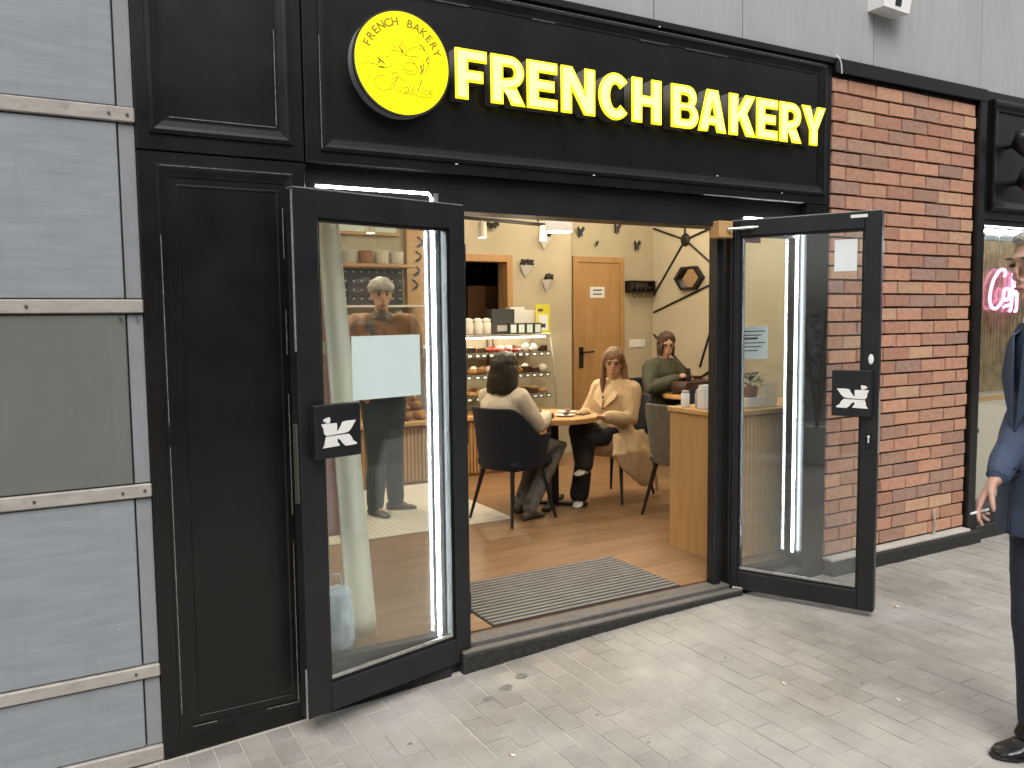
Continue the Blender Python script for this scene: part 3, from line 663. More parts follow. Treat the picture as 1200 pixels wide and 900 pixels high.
for x in (6.1, 7.6):
    cl = thing('added_coffee_light', 'added unseen ceiling light brightening the coffee shop window', 'lamp', (x, .85, 2.5), 0, 'added coffee shop lights'); LATE.append(cl)  # unseen lights added to brighten the coffee shop interior
spt = thing('spotlight', 'black twin wall spotlights mounted on the coffee shop sign panel', 'spotlight')
for (px, py, dz) in ((1190, 168, .0), (1196, 212, 0)):
    p = fy(px, py, -.1)
    MB().tube([(p.x, -.15, p.z+.06), (p.x+.04, -.11, p.z-.0), (p.x+.14, -.1, p.z-.03)], [.045, .055, .05], 14).build('lamp_head', M['blk'], spt, smooth=True)
    MB().tube([(p.x+.06, -.10, p.z), (p.x+.06, .0, p.z)], .02, 8).build('bracket', M['blk'], spt)
    MB().lathe((p.x+.05, -.12, p.z+.05), [(.0, 0), (.03, .01), (.028, .03), (0, .035)], 10).build('reflector', M['steel'], spt)
ne = thing('neon_sign', 'pink neon Coffee script hanging in the neighbouring window', 'neon sign')
def nz_(P): return [(lambda q: (q.x, .14, q.z))(fy(1110+x/5, 240+y/5, .14)) for x, y in P]
mb = MB()
for P in ([(335, 420), (342, 395), (325, 378), (295, 400), (265, 460), (250, 540), (258, 595), (285, 608), (315, 575), (330, 545)],
          [(352, 490), (335, 500), (330, 540), (345, 560), (362, 540), (365, 500), (352, 490), (380, 505)],
          [(372, 560), (395, 500), (410, 430), (400, 390), (385, 420), (380, 520), (375, 600), (365, 625)], [(365, 520), (410, 510)],
          [(405, 560), (425, 500), (438, 430), (430, 400), (415, 430), (408, 530), (405, 610), (395, 625)], [(395, 515), (440, 505)],
          [(425, 540), (455, 515), (450, 480), (432, 500), (432, 550), (455, 560), (480, 535)], [(475, 540), (505, 515), (500, 480), (482, 500), (482, 550), (505, 560), (530, 540)],
          [(330, 600), (350, 590), (370, 585)]):
    mb.tube(catmull(nz_(P), 5), .011, 6)
mb.build('neon_tube', M['neon'], ne, smooth=True)
a = fy(1150, 300, .16); c = fy(1225, 370, .16)
box('backing_sheet', M['cglass'], ne, a.x+.05, c.x, .165, .170, c.z-.02, a.z+.02)
for k in (.2, .8): box('hanging_wire', M['steel'], ne, a.x+.05+(c.x-a.x)*k, a.x+.053+(c.x-a.x)*k, .166, .169, a.z+.02, 2.16)
sc_ = thing('string_curtain', 'golden brown string curtain hanging behind the coffee shop window', 'curtain')
box('curtain_rail', M['blk'], sc_, 5.56, 8.9, .27, .30, 2.10, 2.13)
mb = MB()
for k in range(130):
    x = 5.58+k*.0255
    q = random.uniform(-.004, .004); mb.tube([(x, .285, 2.10), (x+q, .285+random.uniform(-.006, .006), 1.5), (x+q*.5, .285, .98)], .0065, 5)
tag(mb.build('strands', mat('string_gold', (.30, .22, .10), .7, var=.5, vscale=12), sc_), kind='stuff')
wb = thing('window_bar', 'pale wooden bar shelf inside the coffee shop window', 'shelf')
box('shelf_board', M['oakh'], wb, 5.56, 8.9, .30, .62, .90, .945, ch=.004)
for x in (5.9, 7.2, 8.5): box('bracket', M['blk'], wb, x, x+.03, .32, .6, .2, .898)
st = thing('bar_stool', 'dark round bar stool under the coffee shop window shelf', 'stool', (6.02, .46, .06))
MB().lathe((0, 0, 0), [(.15, .60), (.17, .61), (.17, .64), (.14, .65)], 20).build('seat', M['navy'], st)
for k in range(4):
    a = k*math.pi/2+.6; MB().tube([(.10*math.cos(a), .10*math.sin(a), .60), (.19*math.cos(a), .19*math.sin(a), 0)], .012, 8).build('leg', M['blk'], st)

# ------------------------------------------------------------------ bakery interior shell
fl = thing('bakery_floor', None, None); del fl
FZ = .06
flo = MB().box(.30, 7.2, .149, 7.0, -.2, FZ-.004).build('bakery_floor', M['dwood']); tag(flo, kind='structure')
pm = MB().box(-.5, .5, -.074, .074, -.006, 0).mesh('plank'); pm.materials.append(M['plank'])
y = .30; r = 0
while y < 4.6:
    x = .32-random.uniform(0, 1.1)
    while x < 6.45:
        x0 = max(x, .32); x1 = min(x+1.2, 6.45)
        hole = x1 > 1.84 and x0 < 3.05 and y < .88
        segs = [(x0, x1)]
        if hole: segs = [(x0, min(x1, 1.845)), (max(x0, 3.047), x1)]
        for p, q in segs:
            if q-p > .02:
                o = link('plank', pm, None, flo); o.location = ((p+q)/2, y+.0, FZ); o.scale = (q-p-.0015, 1, 1)
        x += 1.2
    y += .1495; r += 1
for (x0, x1) in ((.32, 1.845), (3.047, 6.45)):
    o = link('plank', pm, None, flo); o.location = ((x0+x1)/2, .187, FZ-.0003); o.scale = (x1-x0, .5, 1)
em = thing('entrance_mat', 'ribbed grey aluminium entrance mat set in the floor behind the threshold', 'mat')
box('tray', M['matdark'], em, 1.848, 3.045, .150, .815, .02, .0595)
rb = None
for k in range(16):
    y0 = .156+k*.0413
    o = box('rib', M['ribalu'], em, 1.855, 3.038, y0, y0+.023, .0597, .068, ch=.003)
iw = thing('bakery_walls', 'beige plaster walls of the bakery room behind the open doors', 'wall')
box('back_wall', M['wall'], iw, 5.07, 6.45, 4.6, 4.75, 0, 3.1)
box('return_wall', M['wall'], iw, 5.06, 5.069, 4.3, 4.75, 0, 3.1)
box('back_wall', M['wall'], iw, 4.30, 5.06, 4.3, 4.45, 0, 3.1)
box('back_wall', M['wall'], iw, 3.45, 4.30, 4.3, 4.45, 2.16, 3.1)
box('back_wall', M['wall'], iw, 3.45, 4.30, 4.3, 4.45, 0, 1.30)
box('back_wall', M['wall'], iw, .30, 3.45, 4.3, 4.45, 0, 3.1)
box('side_wall', M['wall2'], iw, 6.45, 6.6, .3, 4.75, 0, 3.1)
box('side_wall', M['wall2'], iw, .15, .30, .30, 4.45, 0, 3.1)
box('front_wall', M['wall2'], iw, 4.03, 6.45, .301, .317, 0, 3.1)
box('front_wall', M['wall2'], iw, .30, 6.6, .21, .30, 2.2, 3.1)
box('front_wall', M['wall2'], iw, .30, .944, .301, .317, 0, 2.2)
box('ceiling', M['ceil'], iw, .15, 6.6, .21, 4.75, 3.1, 3.25)
box('building_roof', M['upclad'], iw, -4.5, 14, .36, 9, 7.9, 8)
fr = MB(); fr.box(4.245, 4.31, 4.26, 4.46, 1.26, 2.22); fr.box(3.41, 3.48, 4.26, 4.46, 1.26, 2.22); fr.box(3.48, 4.245, 4.26, 4.46, 2.15, 2.22)
fr.build('hatch_frame', M['oak'], iw)
bk = thing('back_room', 'dim room with tall wooden cabinet behind the serving hatch', 'room')
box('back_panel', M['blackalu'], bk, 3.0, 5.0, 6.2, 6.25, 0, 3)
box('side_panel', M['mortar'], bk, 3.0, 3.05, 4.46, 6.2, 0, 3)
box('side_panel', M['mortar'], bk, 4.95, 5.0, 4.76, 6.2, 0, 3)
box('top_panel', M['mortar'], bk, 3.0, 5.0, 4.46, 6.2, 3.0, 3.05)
box('cabinet', M['dwood'], bk, 4.15, 4.55, 5.0, 5.5, .06, 1.93)
box('wall_poster', M['pot'], bk, 4.45, 4.7, 6.18, 6.198, 1.7, 2.4)
box('wall_poster', M['pot'], bk, 4.8, 4.94, 6.18, 6.198, 1.2, 2.2)
# toilet door
td = thing('interior_door', 'closed light oak interior door with small white plate', 'door')
fr = MB(); fr.box(5.28, 5.345, 4.575, 4.61, .06, 2.26); fr.box(5.94, 6.005, 4.575, 4.61, .06, 2.26); fr.box(5.345, 5.94, 4.575, 4.61, 2.195, 2.26); fr.build('door_frame', M['oak'], td)
box('door_leaf', M['oak'], td, 5.35, 5.935, 4.585, 4.599, .07, 2.19, ch=.002)
a = fy(692, 336, 4.57); c = fy(709, 349, 4.57)
pl = box('door_plate', M['paper'], td, a.x, c.x, 4.578, 4.584, c.z, a.z)
for k in (0, 1): box('plate_print', M['ink'], td, a.x+.04, c.x-.04, 4.576, 4.5775, c.z+.035+.045*k, c.z+.05+.045*k)
a = fy(682, 417, 4.56)
box('lock_plate', M['blk'], td, a.x-.025, a.x+.03, 4.572, 4.584, a.z-.14, a.z+.10)
MB().tube([(a.x, 4.57, a.z+.04), (a.x, 4.53, a.z+.04), (a.x+.15, 4.53, a.z+.045)], .011, 8).build('handle', M['blk'], td)
# switches, coat rack
sw = thing('switch_plate', 'white triple light switch on the wall beside the oak door', 'switch')
a = fy(738, 398, 4.59); c = fy(756, 407, 4.59)
box('plate', M['white'], sw, a.x, c.x, 4.588, 4.599, c.z, a.z, ch=.003)
for k in range(3):
    wd = (c.x-a.x)/3; box('rocker', M['paper'], sw, a.x+wd*k+.012, a.x+wd*(k+1)-.012, 4.583, 4.5875, c.z+.012, a.z-.012, ch=.002)
cr = thing('coat_rack', 'black wall coat rack with hooks next to the oak door', 'coat rack')
a = fy(734, 329, 4.57); c = fy(764, 343, 4.57)
fr = MB(); fr.box(a.x, c.x-.02, 4.48, 4.598, a.z-.015, a.z); fr.box(a.x, c.x-.02, 4.48, 4.598, c.z, c.z+.015); fr.box(a.x, a.x+.015, 4.48, 4.598, c.z+.015, a.z-.015); fr.box(c.x-.035, c.x-.02, 4.48, 4.598, c.z+.015, a.z-.015); fr.build('frame', M['blk'], cr)
for k in range(5):
    x = a.x+.05+k*.065; MB().ell((x, 4.53, (a.z+c.z)/2-.02), .028, .03, .03+.015*(k % 2), n=8, m_=5).build('knob', M['blk'], cr)
    MB().tube([(x, 4.52, c.z), (x+.01, 4.50, c.z-.06), (x+.015, 4.47, c.z-.05)], .004, 6).build('hook', M['blk'], cr)
# wall decor: butterflies, planters
for i, (px, py) in enumerate(((679, 273), (722, 269), (698, 286), (745, 289))):
    p = fy(px, py, 4.58); s_ = .5 if i == 2 else 1
    b_ = thing('butterfly_decoration', ('black butterfly with raised wing above the oak door frame corner', 'black butterfly on the plaster over the right side of the oak door', 'tiny black butterfly just over the middle of the oak door', 'black butterfly on the plaster above the coat rack')[i], 'decoration', p, 0, 'black butterflies over the oak door')
    for sx in (-1, 1):
        mb = MB(); mb.add([(0, 0, -.02*s_), (0, 0, .02*s_), (sx*.03*s_, -.03, .075*s_), (sx*.055*s_, -.035, .05*s_), (sx*.03*s_, -.02, .0), (sx*.035*s_, -.02, -.045*s_), (0, .0, -.02*s_)], [(0, 1, 2, 3, 4, 5)])
        o = mb.build('wing', M['blk'], b_); so_ = o.modifiers.new('s', 'SOLIDIFY'); so_.thickness = .003
    MB().tube([(0, -.004, -.05*s_), (0, -.004, .045*s_)], .007*s_, 6).build('body', M['blk'], b_)
for i, (px, py) in enumerate(((578, 269), (640, 279), (618, 312), (643, 329))):
    p = fy(px, py, 4.25)
    b_ = thing('wall_planter', ('dark sprig planter on the plaster just under the ceiling track', 'white triangular wall planter nearest below the ceiling lamp', 'white triangular wall planter right of the hatch frame', 'white triangular wall planter, lowest of the wall group')[i], 'planter', p, 0, 'small triangular wall planters')
    if i: MB().loft([((0, 0, .01), V((.085, 0, 0)), V((0, .05, 0))), ((0, .02, -.05), V((.05, 0, 0)), V((0, .03, 0))), ((0, .04, -.115), V((.006, 0, 0)), V((0, .006, 0)))], 4).build('holder', M['white'], b_)
    mb = MB()
    for k in range(16): a = random.uniform(0, 6.28); mb.ell((random.uniform(-.06, .06), random.uniform(-.03, .03), .02+random.uniform(0, .045)), .022, .014, .016, n=6, m_=4)
    mb.build('foliage', mat('dried_sprig', (.02, .022, .014), .7, var=.4, vscale=40), b_)
# geometric rods and hexagon mirror on the side wall
gd = thing('line_decoration', 'black rod line art with round hub on the cream side wall', 'wall art')
def wp(px, py): p = fx(px, py, 6.44); return p
for (p0, p1) in (((803, 281), (766, 268)), ((803, 281), (836, 266)), ((803, 281), (766, 346)), ((803, 281), (836, 311)), ((803, 281), (802, 255)), ((766, 366), (838, 331)), ((766, 392), (812, 441)), ((836, 376), (820, 430)), ((820, 443), (836, 432))):
    MB().tube([wp(*p0), wp(*p1)], .012, 6).build('rod', M['blk'], gd)
p = wp(803, 281); MB().ell(p, .03, .075, .075).build('hub', M['blk'], gd)
hm = thing('hexagon_mirror', 'dark framed hexagonal mirror box on the cream side wall', 'mirror')
pc = fx(809, 326, 6.44); R1, R2 = .235, .14
vs = []; hexp = lambda R_, x: [(x, pc.y+R_*math.cos(rad(60*k)), pc.z+R_*.64*math.sin(rad(60*k))) for k in range(6)]
mb = MB(); vs = hexp(R1, 6.449)+hexp(R1, 6.39)+hexp(R1-.05, 6.39)+hexp(R1-.05, 6.44)
fs = [(r_*6+k, r_*6+(k+1) % 6, (r_+1)*6+(k+1) % 6, (r_+1)*6+k) for r_ in range(3) for k in range(6)]
mb.add(vs, fs).build('box_frame', M['blk'], hm)
mb = MB(); mb.add(hexp(R1-.05, 6.438), [tuple(range(6))]).build('mirror_glass', mat('mirror', (.75, .72, .66), .03, 1), hm)

# ------------------------------------------------------------------ ceiling track, pendant and added ceiling lights (lit)
def lamp(parent, loc, energy, radius=.05, color=(1, .85, .63), spot=False):
    l = bpy.data.lights.new('bulb', 'SPOT' if spot else 'POINT'); l.energy = energy; l.shadow_soft_size = radius; l.color = color
    if spot: l.spot_size = rad(130); l.spot_blend = .8
    o = bpy.data.objects.new('bulb', l); col.objects.link(o); o.location = loc; o.parent = parent; return o
for cl in LATE:
    MB().lathe((0, 0, 0), [(.08, -.002), (.085, -.03), (.07, -.032)], 18).build('trim', M['white'], cl)
    MB().lathe((0, 0, 0), [(.065, -.0325), (.065, -.036)], 18).build('diffuser', M['lampglow'], cl); lamp(cl, (0, 0, -.08), 14, .07)
a = fy(545, 255, 3.0); c = fy(641, 264, 3.0)
tr = thing('ceiling_track', 'black ceiling track rail carrying cream spotlights', 'track light')
MB().tube([a+V((-2.2, 0, .03)), a, c+V((.1, 0, 0))], .016, 8).build('rail', M['blk'], tr)
for x in (a.x-.3, c.x-.1): box('drop_rod', M['blk'], tr, x, x+.012, 2.994, 3.006, a.z, 3.1)
tspots = [fy(565, 270, 3.0), fy(636, 276, 3.0), V((2.3, 3.0, a.z-.05)), V((1.6, 3.0, a.z-.05))]
for i, p in enumerate(tspots):
    s_ = thing('spotlight', 'cream cylinder spotlight hanging from the ceiling track', 'spotlight', (p.x, 3.0, a.z-.03), 0, 'cream track spotlights')
    MB().lathe((0, 0, 0), [(.010, .02), (.012, 0), (.036, -.005), (.038, -.13), (.034, -.131)], 14).build('body', M['cupw'], s_, smooth=False)
    MB().lathe((0, 0, 0), [(.030, -.1315), (.03, -.134)], 14).build('lens', M['lampglow'], s_)
    lamp(s_, (0, 0, -.15), 28, .04, spot=True)
pp = fy(655, 262, 2.6)
pn = thing('pendant_lamp', 'lit glass cylinder pendant lamp under the doorway lintel', 'lamp', (pp.x, 2.6, pp.z))
o = MB().loft([((0, 0, z), V((.115, 0, 0)), V((0, .115, 0))) for z in (-.07, .12)], 24, cap=False).build('shade', mat('smoked_glass', (.55, .53, .48), .15, var=.05, emit=(1, .93, .8), estr=.35), pn, smooth=True)
so_ = o.modifiers.new('s', 'SOLIDIFY'); so_.thickness = .006
MB().lathe((0, 0, 0), [(.02, .13), (.05, .09), (.06, .03), (.045, -.02), (.0, -.045)], 16).build('bulb_glass', M['lampglow'], pn, smooth=True)
MB().tube([(0, 0, .12), (0, 0, 3.1-pp.z)], .006, 6).build('cord', M['blk'], pn)
lamp(pn, (0, 0, -.10), 20, .06)
for i, (x, y) in enumerate(((1.3, 1.4), (2.7, 1.1), (4.3, 1.2), (5.6, 2.0), (5.4, 3.6), (1.2, 3.2), (4.2, 3.2))):  # unseen ceiling lights with fixtures, added to light the room
    s_ = thing('added_ceiling_light', 'added unseen ceiling light filling the bakery room', 'lamp', (x, y, 3.1), 0, 'added bakery ceiling lights')
    MB().lathe((0, 0, 0), [(.08, -.002), (.085, -.03), (.07, -.032)], 18).build('trim', M['white'], s_)
    MB().lathe((0, 0, 0), [(.065, -.0325), (.065, -.036)], 18).build('diffuser', M['lampglow'], s_)
    lamp(s_, (0, 0, -.08), 21, .07)

# ------------------------------------------------------------------ white tiled floor patch
wt = thing('mosaic_floor_patch', 'white mosaic tiled floor patch in front of the pastry counter', 'floor tiles')
box('grout', M['pot'], wt, 1.30, 3.015, 1.99, 3.56, FZ+.0005, FZ+.004)
tm = MB().box(-.021, .021, -.021, .021, 0, .004).mesh('tile'); tm.materials.append(M['tile'])
tl = [];
for i in range(38):
    for j in range(35): tl.append((1.325+i*.045, 2.015+j*.045))
tl.sort(key=lambda p: abs(p[0]-2.7)+abs(p[1]-2.1)); rest = MB()
for k, (x, y) in enumerate(tl):
    if k < 300: o = link('tile', tm, None, wt); o.location = (x, y, FZ+.0035)
    else: rest.box(x-.021, x+.021, y-.021, y+.021, FZ+.0035, FZ+.0075)
tag(rest.build('tiles', M['tile'], wt), kind='stuff')

# ------------------------------------------------------------------ pastry counter with glass case
pc_ = thing('pastry_counter', 'slatted wooden bakery counter with curved glass pastry case', 'counter')
for (x0, x1, y0) in ((1.2, 3.25, 3.60), (3.27, 4.50, 3.66)):
    box('cabinet', M['oak'], pc_, x0, x1, y0+.02, y0+.55, FZ, .60)
    k = 0; x = x0
    while x < x1-.02:
        box('slat', M['oak'], pc_, x, x+.026, y0, y0+.0195, FZ+.03, .585); x += .036
    box('top_board', M['oakh'], pc_, x0-.01, x1+.01, y0-.03, y0+.56, .601, .64, ch=.004)
cx0, cx1, cy0, cy1 = 3.30, 4.47, 3.68, 4.18
shelvesz = (.80, 1.01, 1.22)
for z in shelvesz: box('glass_shelf', M['cglass'], pc_, cx0+.02, cx1-.02, cy0+.06, cy1-.02, z, z+.008)
for z in shelvesz: box('shelf_rim', M['steel'], pc_, cx0+.02, cx1-.02, cy0+.045, cy0+.0595, z-.004, z+.012)
box('case_top', M['steel'], pc_, cx0, cx1, cy0+.10, cy1, 1.385, 1.405, ch=.003)
box('case_back', M['wall'], pc_, cx0, cx1, cy1, cy1+.012, .645, 1.38)
for x in (3.95, 4.02): box('upright', M['dwood'], pc_, x, x+.022, cy1-.02, cy1-.001, .645, 1.384)
arcp = [(cy0, .645), (cy0, .80), (cy0+.02, .98), (cy0+.05, 1.15), (cy0+.085, 1.3), (cy0+.10, 1.385)]
for x in (cx0, cx1): MB().tube(catmull([(x, y, z) for y, z in arcp], 4), .008, 6).build('curved_edge', M['steel'], pc_)
mb = MB(); cm = catmull([(0, y, z) for y, z in arcp], 4); vs = []; fs = []
for i, p in enumerate(cm): vs += [(cx0+.01, p.y, p.z), (cx1-.01, p.y, p.z)]
for i in range(len(cm)-1): fs.append((2*i, 2*i+1, 2*i+3, 2*i+2))
o = mb.add(vs, fs).build('front_glass', M['cglass'], pc_, smooth=True)
o = MB().tube([(cx0+.05, cy0+.12, 1.375), (cx1-.05, cy0+.12, 1.375)], .008, 6).build('case_light', M['lampglow'], pc_)
lamp(pc_, (3.6, cy0+.15, 1.35), 5, .03); lamp(pc_, (4.2, cy0+.15, 1.35), 5, .03)
tg = MB().box(-.028, .028, -.003, .003, -.02, .02).mesh('price_tag'); tg.materials.append(M['peg'])
tg2 = MB().box(-.018, .018, -.0042, -.0032, -.012, .008).mesh('price_tag'); tg2.materials.append(M['paper'])
for z in shelvesz:
    for k in range(14):
        x = cx0+.06+k*.08
        o = link('price_tag', tg, None, pc_); o.location = (x+random.uniform(-.01, .01), cy0+.040, z-.012); o.rotation_euler = (-.25, random.uniform(-.08, .08), random.uniform(-.15, .15))
        q = link('price_print', tg2, None, o)
PM = {}
def pastry_mesh(kind):
    if kind in PM: return PM[kind]
    mb = MB()
    if kind == 'croissant':
        pts = catmull([(-.055, .012, .018), (-.03, -.008, .022), (0, -.014, .026), (.03, -.008, .022), (.055, .012, .018)], 4); n = len(pts)
        mb.tube(pts, [.008+.02*math.sin(math.pi*i/(n-1))*(1 if i % 2 else .86) for i in range(n)], 8); mt = M['bread']
    elif kind == 'bun': mb.lathe((0, 0, 0), [(.03, 0), (.042, .012), (.038, .032), (.02, .043), (0, .046)], 12); mt = M['bun']
    elif kind == 'tart': mb.lathe((0, 0, 0), [(.03, 0), (.042, .02), (.042, .024), (.03, .03), (0, .036)], 12); mt = M['berry']
    elif kind == 'cake': mb.box(-.035, .035, -.03, .03, 0, .045, ch=.006); mt = M['choc']
    elif kind == 'cup': mb.lathe((0, 0, 0), [(.028, 0), (.036, .03), (.03, .045), (.012, .055), (0, .058)], 12); mt = M['cupw']
    else:
        pts = [(-.11, 0, .03), (-.06, 0, .036), (0, 0, .038), (.06, 0, .036), (.11, 0, .03)]; mb.tube(pts, [.02, .036, .04, .036, .02], 10); mt = M['bread']
    me = mb.mesh(kind); me.materials.append(mt); me.polygons.foreach_set('use_smooth', [kind != 'cake']*len(me.polygons)); PM[kind] = me; return me
names = {'croissant': 'croissant', 'bun': 'bun', 'tart': 'berry_tart', 'cake': 'chocolate_cake', 'cup': 'cream_cake', 'loaf': 'bread_loaf'}
def pastry(kind, loc, rz, label, group):
    o = link(names[kind], pastry_mesh(kind)); o.location = loc; o.rotation_euler = (0, 0, rz); q_ = random.uniform(1.15, 1.4) if kind != 'loaf' else 1; o.scale = (q_, q_, q_*random.uniform(.9, 1.2))
    tag(o, label, {'croissant': 'croissant', 'bun': 'bun', 'tart': 'tart', 'cake': 'cake', 'cup': 'cake', 'loaf': 'bread'}[kind], group)
LV = {0: 'lowest', 1: 'middle', 2: 'top'}
desc = {'croissant': 'brown croissant', 'bun': 'pale round bun', 'tart': 'red berry tart', 'cake': 'dark chocolate cake slice', 'cup': 'cream cake in paper cup'}
pat = {0: ['bun', 'bun', 'croissant', 'bun', 'cake', 'bun'], 1: ['cake', 'croissant', 'cup', 'croissant', 'cake', 'cup'], 2: ['cup', 'cake', 'tart', 'tart', 'cup', 'cake']}
for lv, z in enumerate(shelvesz):
    for rw in range(2):
        for k in range(11):
            kd = pat[lv][(k//2+rw) % 6]; x = cx0+.08+k*.10
            pastry(kd, (x+random.uniform(-.008, .008), cy0+.12+rw*.16, z+.0085), random.uniform(-.5, .5), '%s on the %s glass shelf of the pastry case' % (desc[kd], LV[lv]), '%ss on the %s case shelf' % (desc[kd], LV[lv]))
for r_ in range(3):
    for k in range(4):
        pastry('loaf', (2.62+k*.12, 3.70+r_*.10, .645+r_*.075), math.pi/2+random.uniform(-.2, .2), 'brown glazed bread loaf stacked on the low counter top', 'loaves on the low counter')
# rack for the loaves
rk = thing('bread_rack', 'pale stepped wooden rack under the brown loaves', 'rack')
for r_ in range(1, 3): box('step', M['oakh'], rk, 2.54, 3.08, 3.61+r_*.11+.02, 4.05, .641+(r_-1)*.074, .641+r_*.074-.004)
# things on top of the case
zt = 1.405
for i, (px, w_) in enumerate(((549, .10), (560, .11), (570, .11))):
    p = fy(px, 392, 3.92); j = thing('cookie_jar', 'glass jar with white lid on top of the pastry case', 'jar', (p.x, 3.92, zt), 0, 'jars on the pastry case')
    MB().lathe((0, 0, 0), [(.045, 0), (.05, .01), (.05, .11), (.04, .125)], 14).build('jar_body', M['cupw'], j, smooth=True)
    MB().lathe((0, 0, 0), [(.042, .126), (.045, .13), (.045, .15), (.015, .165)], 14).build('lid', M['white'], j)
p = fy(586, 385, 3.95)
gb = thing('gift_bag', 'dark patterned gift box standing on the pastry case', 'box', (p.x, 3.95, zt)); box('carton', M['peg'], gb, -.13, .13, -.07, .07, 0, .25, ch=.004); box('label', M['pot'], gb, -.07, .05, -.073, -.071, .03, .09)
for i, px in enumerate((606, 622)):
    p = fy(px, 372, 3.98); q = thing('paper_carton', ('white paper carton behind the dark gift box', 'white paper carton next to the yellow leaflet')[i], 'carton', (p.x, 4.02, zt)); box('carton', M['white'], q, -.085, .085, -.05, .05, 0, .27-.03*i, ch=.004)
    box('flap', M['paper'], q, -.08, .08, -.052, -.0505, .19-.03*i, .22-.03*i)
for i in range(4):
    p = fy(600+i*9.5, 384, 3.86); q = thing('tea_box', 'small pale green tea box with dark edge in a row on the case', 'box', (p.x, 3.86, zt), 0, 'tea boxes on the pastry case')
    box('carton', M['peg'], q, -.045, .045, -.03, .03, 0, .11, ch=.003); box('label', M['frost'], q, -.032, .032, -.0325, -.0305, .015, .095)
p = fy(636, 372, 3.9)
lf = thing('leaflet_stand', 'yellow leaflet in a stand on the right end of the case', 'leaflet', (p.x, 3.9, zt))
box('leaflet', M['yellowp'], lf, -.085, .085, -.004, .004, .0, .30); box('panel', M['paper'], lf, -.055, .06, -.006, -.0045, .03, .19); box('print', M['ink'], lf, -.03, .03, -.0075, -.0062, .06, .10); box('foot', M['white'], lf, -.085, .085, -.03, .03, -.0, .006); box('header', M['ink'], lf, -.06, .0, -.006, -.0045, .225, .25)

# ------------------------------------------------------------------ shelves behind the left window
sh = thing('wall_shelving', 'pale shelf unit with pegboard behind the counter in the left window', 'shelf')
box('top_shelf', M['oakh'], sh, 2.30, 3.12, 4.02, 4.298, 2.055, 2.085, ch=.003)
box('mid_shelf', M['white'], sh, 2.30, 3.20, 4.02, 4.298, 1.68, 1.70, ch=.003)
box('low_shelf', M['white'], sh, 2.30, 3.20, 4.02, 4.298, 1.28, 1.31, ch=.003)
box('pegboard', M['peg'], sh, 2.35, 3.08, 4.285, 4.298, 1.705, 2.05)
for r_ in range(4):
    for k in range(9): box('peg', M['white'], sh, 2.42+k*.078, 2.432+k*.078, 4.262, 4.2845, 1.76+r_*.085, 1.772+r_*.085)
box('menu_board', M['frost'], sh, 2.30, 3.02, 4.26, 4.298, 2.40, 2.60)
box('menu_frame', M['oakh'], sh, 2.28, 3.05, 4.25, 4.298, 2.37, 2.398)
box('side_board', M['oakh'], sh, 3.12, 3.44, 4.25, 4.298, 1.2, 2.6)
strokes('script_decoration', [[(3.20+.03*math.cos(t*1.9)+.02*k2, 1.9+.14*k2+.05*math.sin(t)) for t in range(7)] for k2 in range(4)], .006, M['blk'], sh, y=4.24)
for i, (x, kd) in enumerate(((2.50, 'pot'), (2.66, 'terra'), (2.82, 'cupw'), (2.97, 'cupw'))):
    q = thing('shelf_pot', ('grey pot on the top shelf behind the counter', 'brown pot on the top shelf behind the counter', 'cream pot on the top shelf beside the brown pot', 'cream pot at the end of the top shelf')[i], 'pot', (x, 4.14, 2.085))
    o = MB().lathe((0, 0, 0), [(.05, 0), (.06, .01), (.068, .12), (.06, .125), (.055, .10)], 16).build('pot_body', M[kd], q); smoothang(o)
    MB().lathe((0, 0, 0), [(.056, .10), (.02, .108)], 12).build('soil', M['boot'], q)
for i, (x, h, kd) in enumerate(((2.48, .26, 'frost'), (2.62, .22, 'blackalu'), (2.98, .30, 'frost'), (3.12, .2, 'pot'))):
    q = thing('coffee_appliance', ('pale green canister on the shelf under the pegboard', 'black grinder on the shelf under the pegboard', 'tall pale green canister at the end of the shelf', 'grey canister beside the scripted board')[i], 'appliance', (x, 4.14, 1.31)); o = MB().lathe((0, 0, 0), [(.05, 0), (.055, .01), (.055, h), (.04, h+.01), (.03, h+.04), (0, h+.042)], 14).build('body', M[kd], q); smoothang(o)
    MB().tube([(.05, 0, h*.3), (.085, 0, h*.4), (.085, 0, h*.7), (.05, 0, h*.8)], .007, 6).build('handle', M['blk'], q)

# curtain, banner and bag just inside the left window
cu = thing('window_curtain', 'pale yellow curtain hanging inside the left window', 'curtain')
mb = MB(); vs = []; fs = []; nz_i = 24
for j in range(25):
    t = j/24; z = 2.18-t*2.11; xl = 1.075+.10*t; xr = 1.175+.145*t
    for i in range(nz_i+1):
        s_ = i/nz_i; x = xl+(xr-xl)*s_; vs.append((x, .335+.006*math.sin(s_*9)*(1-.3*t), z))
for j in range(24):
    for i in range(nz_i): fs.append((j*(nz_i+1)+i, j*(nz_i+1)+i+1, (j+1)*(nz_i+1)+i+1, (j+1)*(nz_i+1)+i))
o = mb.add(vs, fs).build('drape', M['curtain'], cu, smooth=True); so_ = o.modifiers.new('s', 'SOLIDIFY'); so_.thickness = .006
box('curtain_rod', M['blk'], cu, 1.0, 1.3, .325, .345, 2.182, 2.2)
bn = thing('pink_banner', 'narrow pink printed banner behind the yellow curtain', 'banner')
a = fy(375, 380, .42); c = fy(397, 470, .42)
box('print_sheet', M['pink'], bn, a.x-.1, c.x+.02, .42, .424, .55, 1.72); box('stand_pole', M['steel'], bn, a.x-.0, a.x+.015, .425, .44, .085, 1.72); box('stand_foot', M['steel'], bn, a.x-.08, a.x+.1, .38, .52, .061, .084); box('price_tag', M['white'], bn, a.x+.005, a.x+.05, .415, .4195, a.z-.14, a.z-.08)
p = fz(396, 742, FZ)
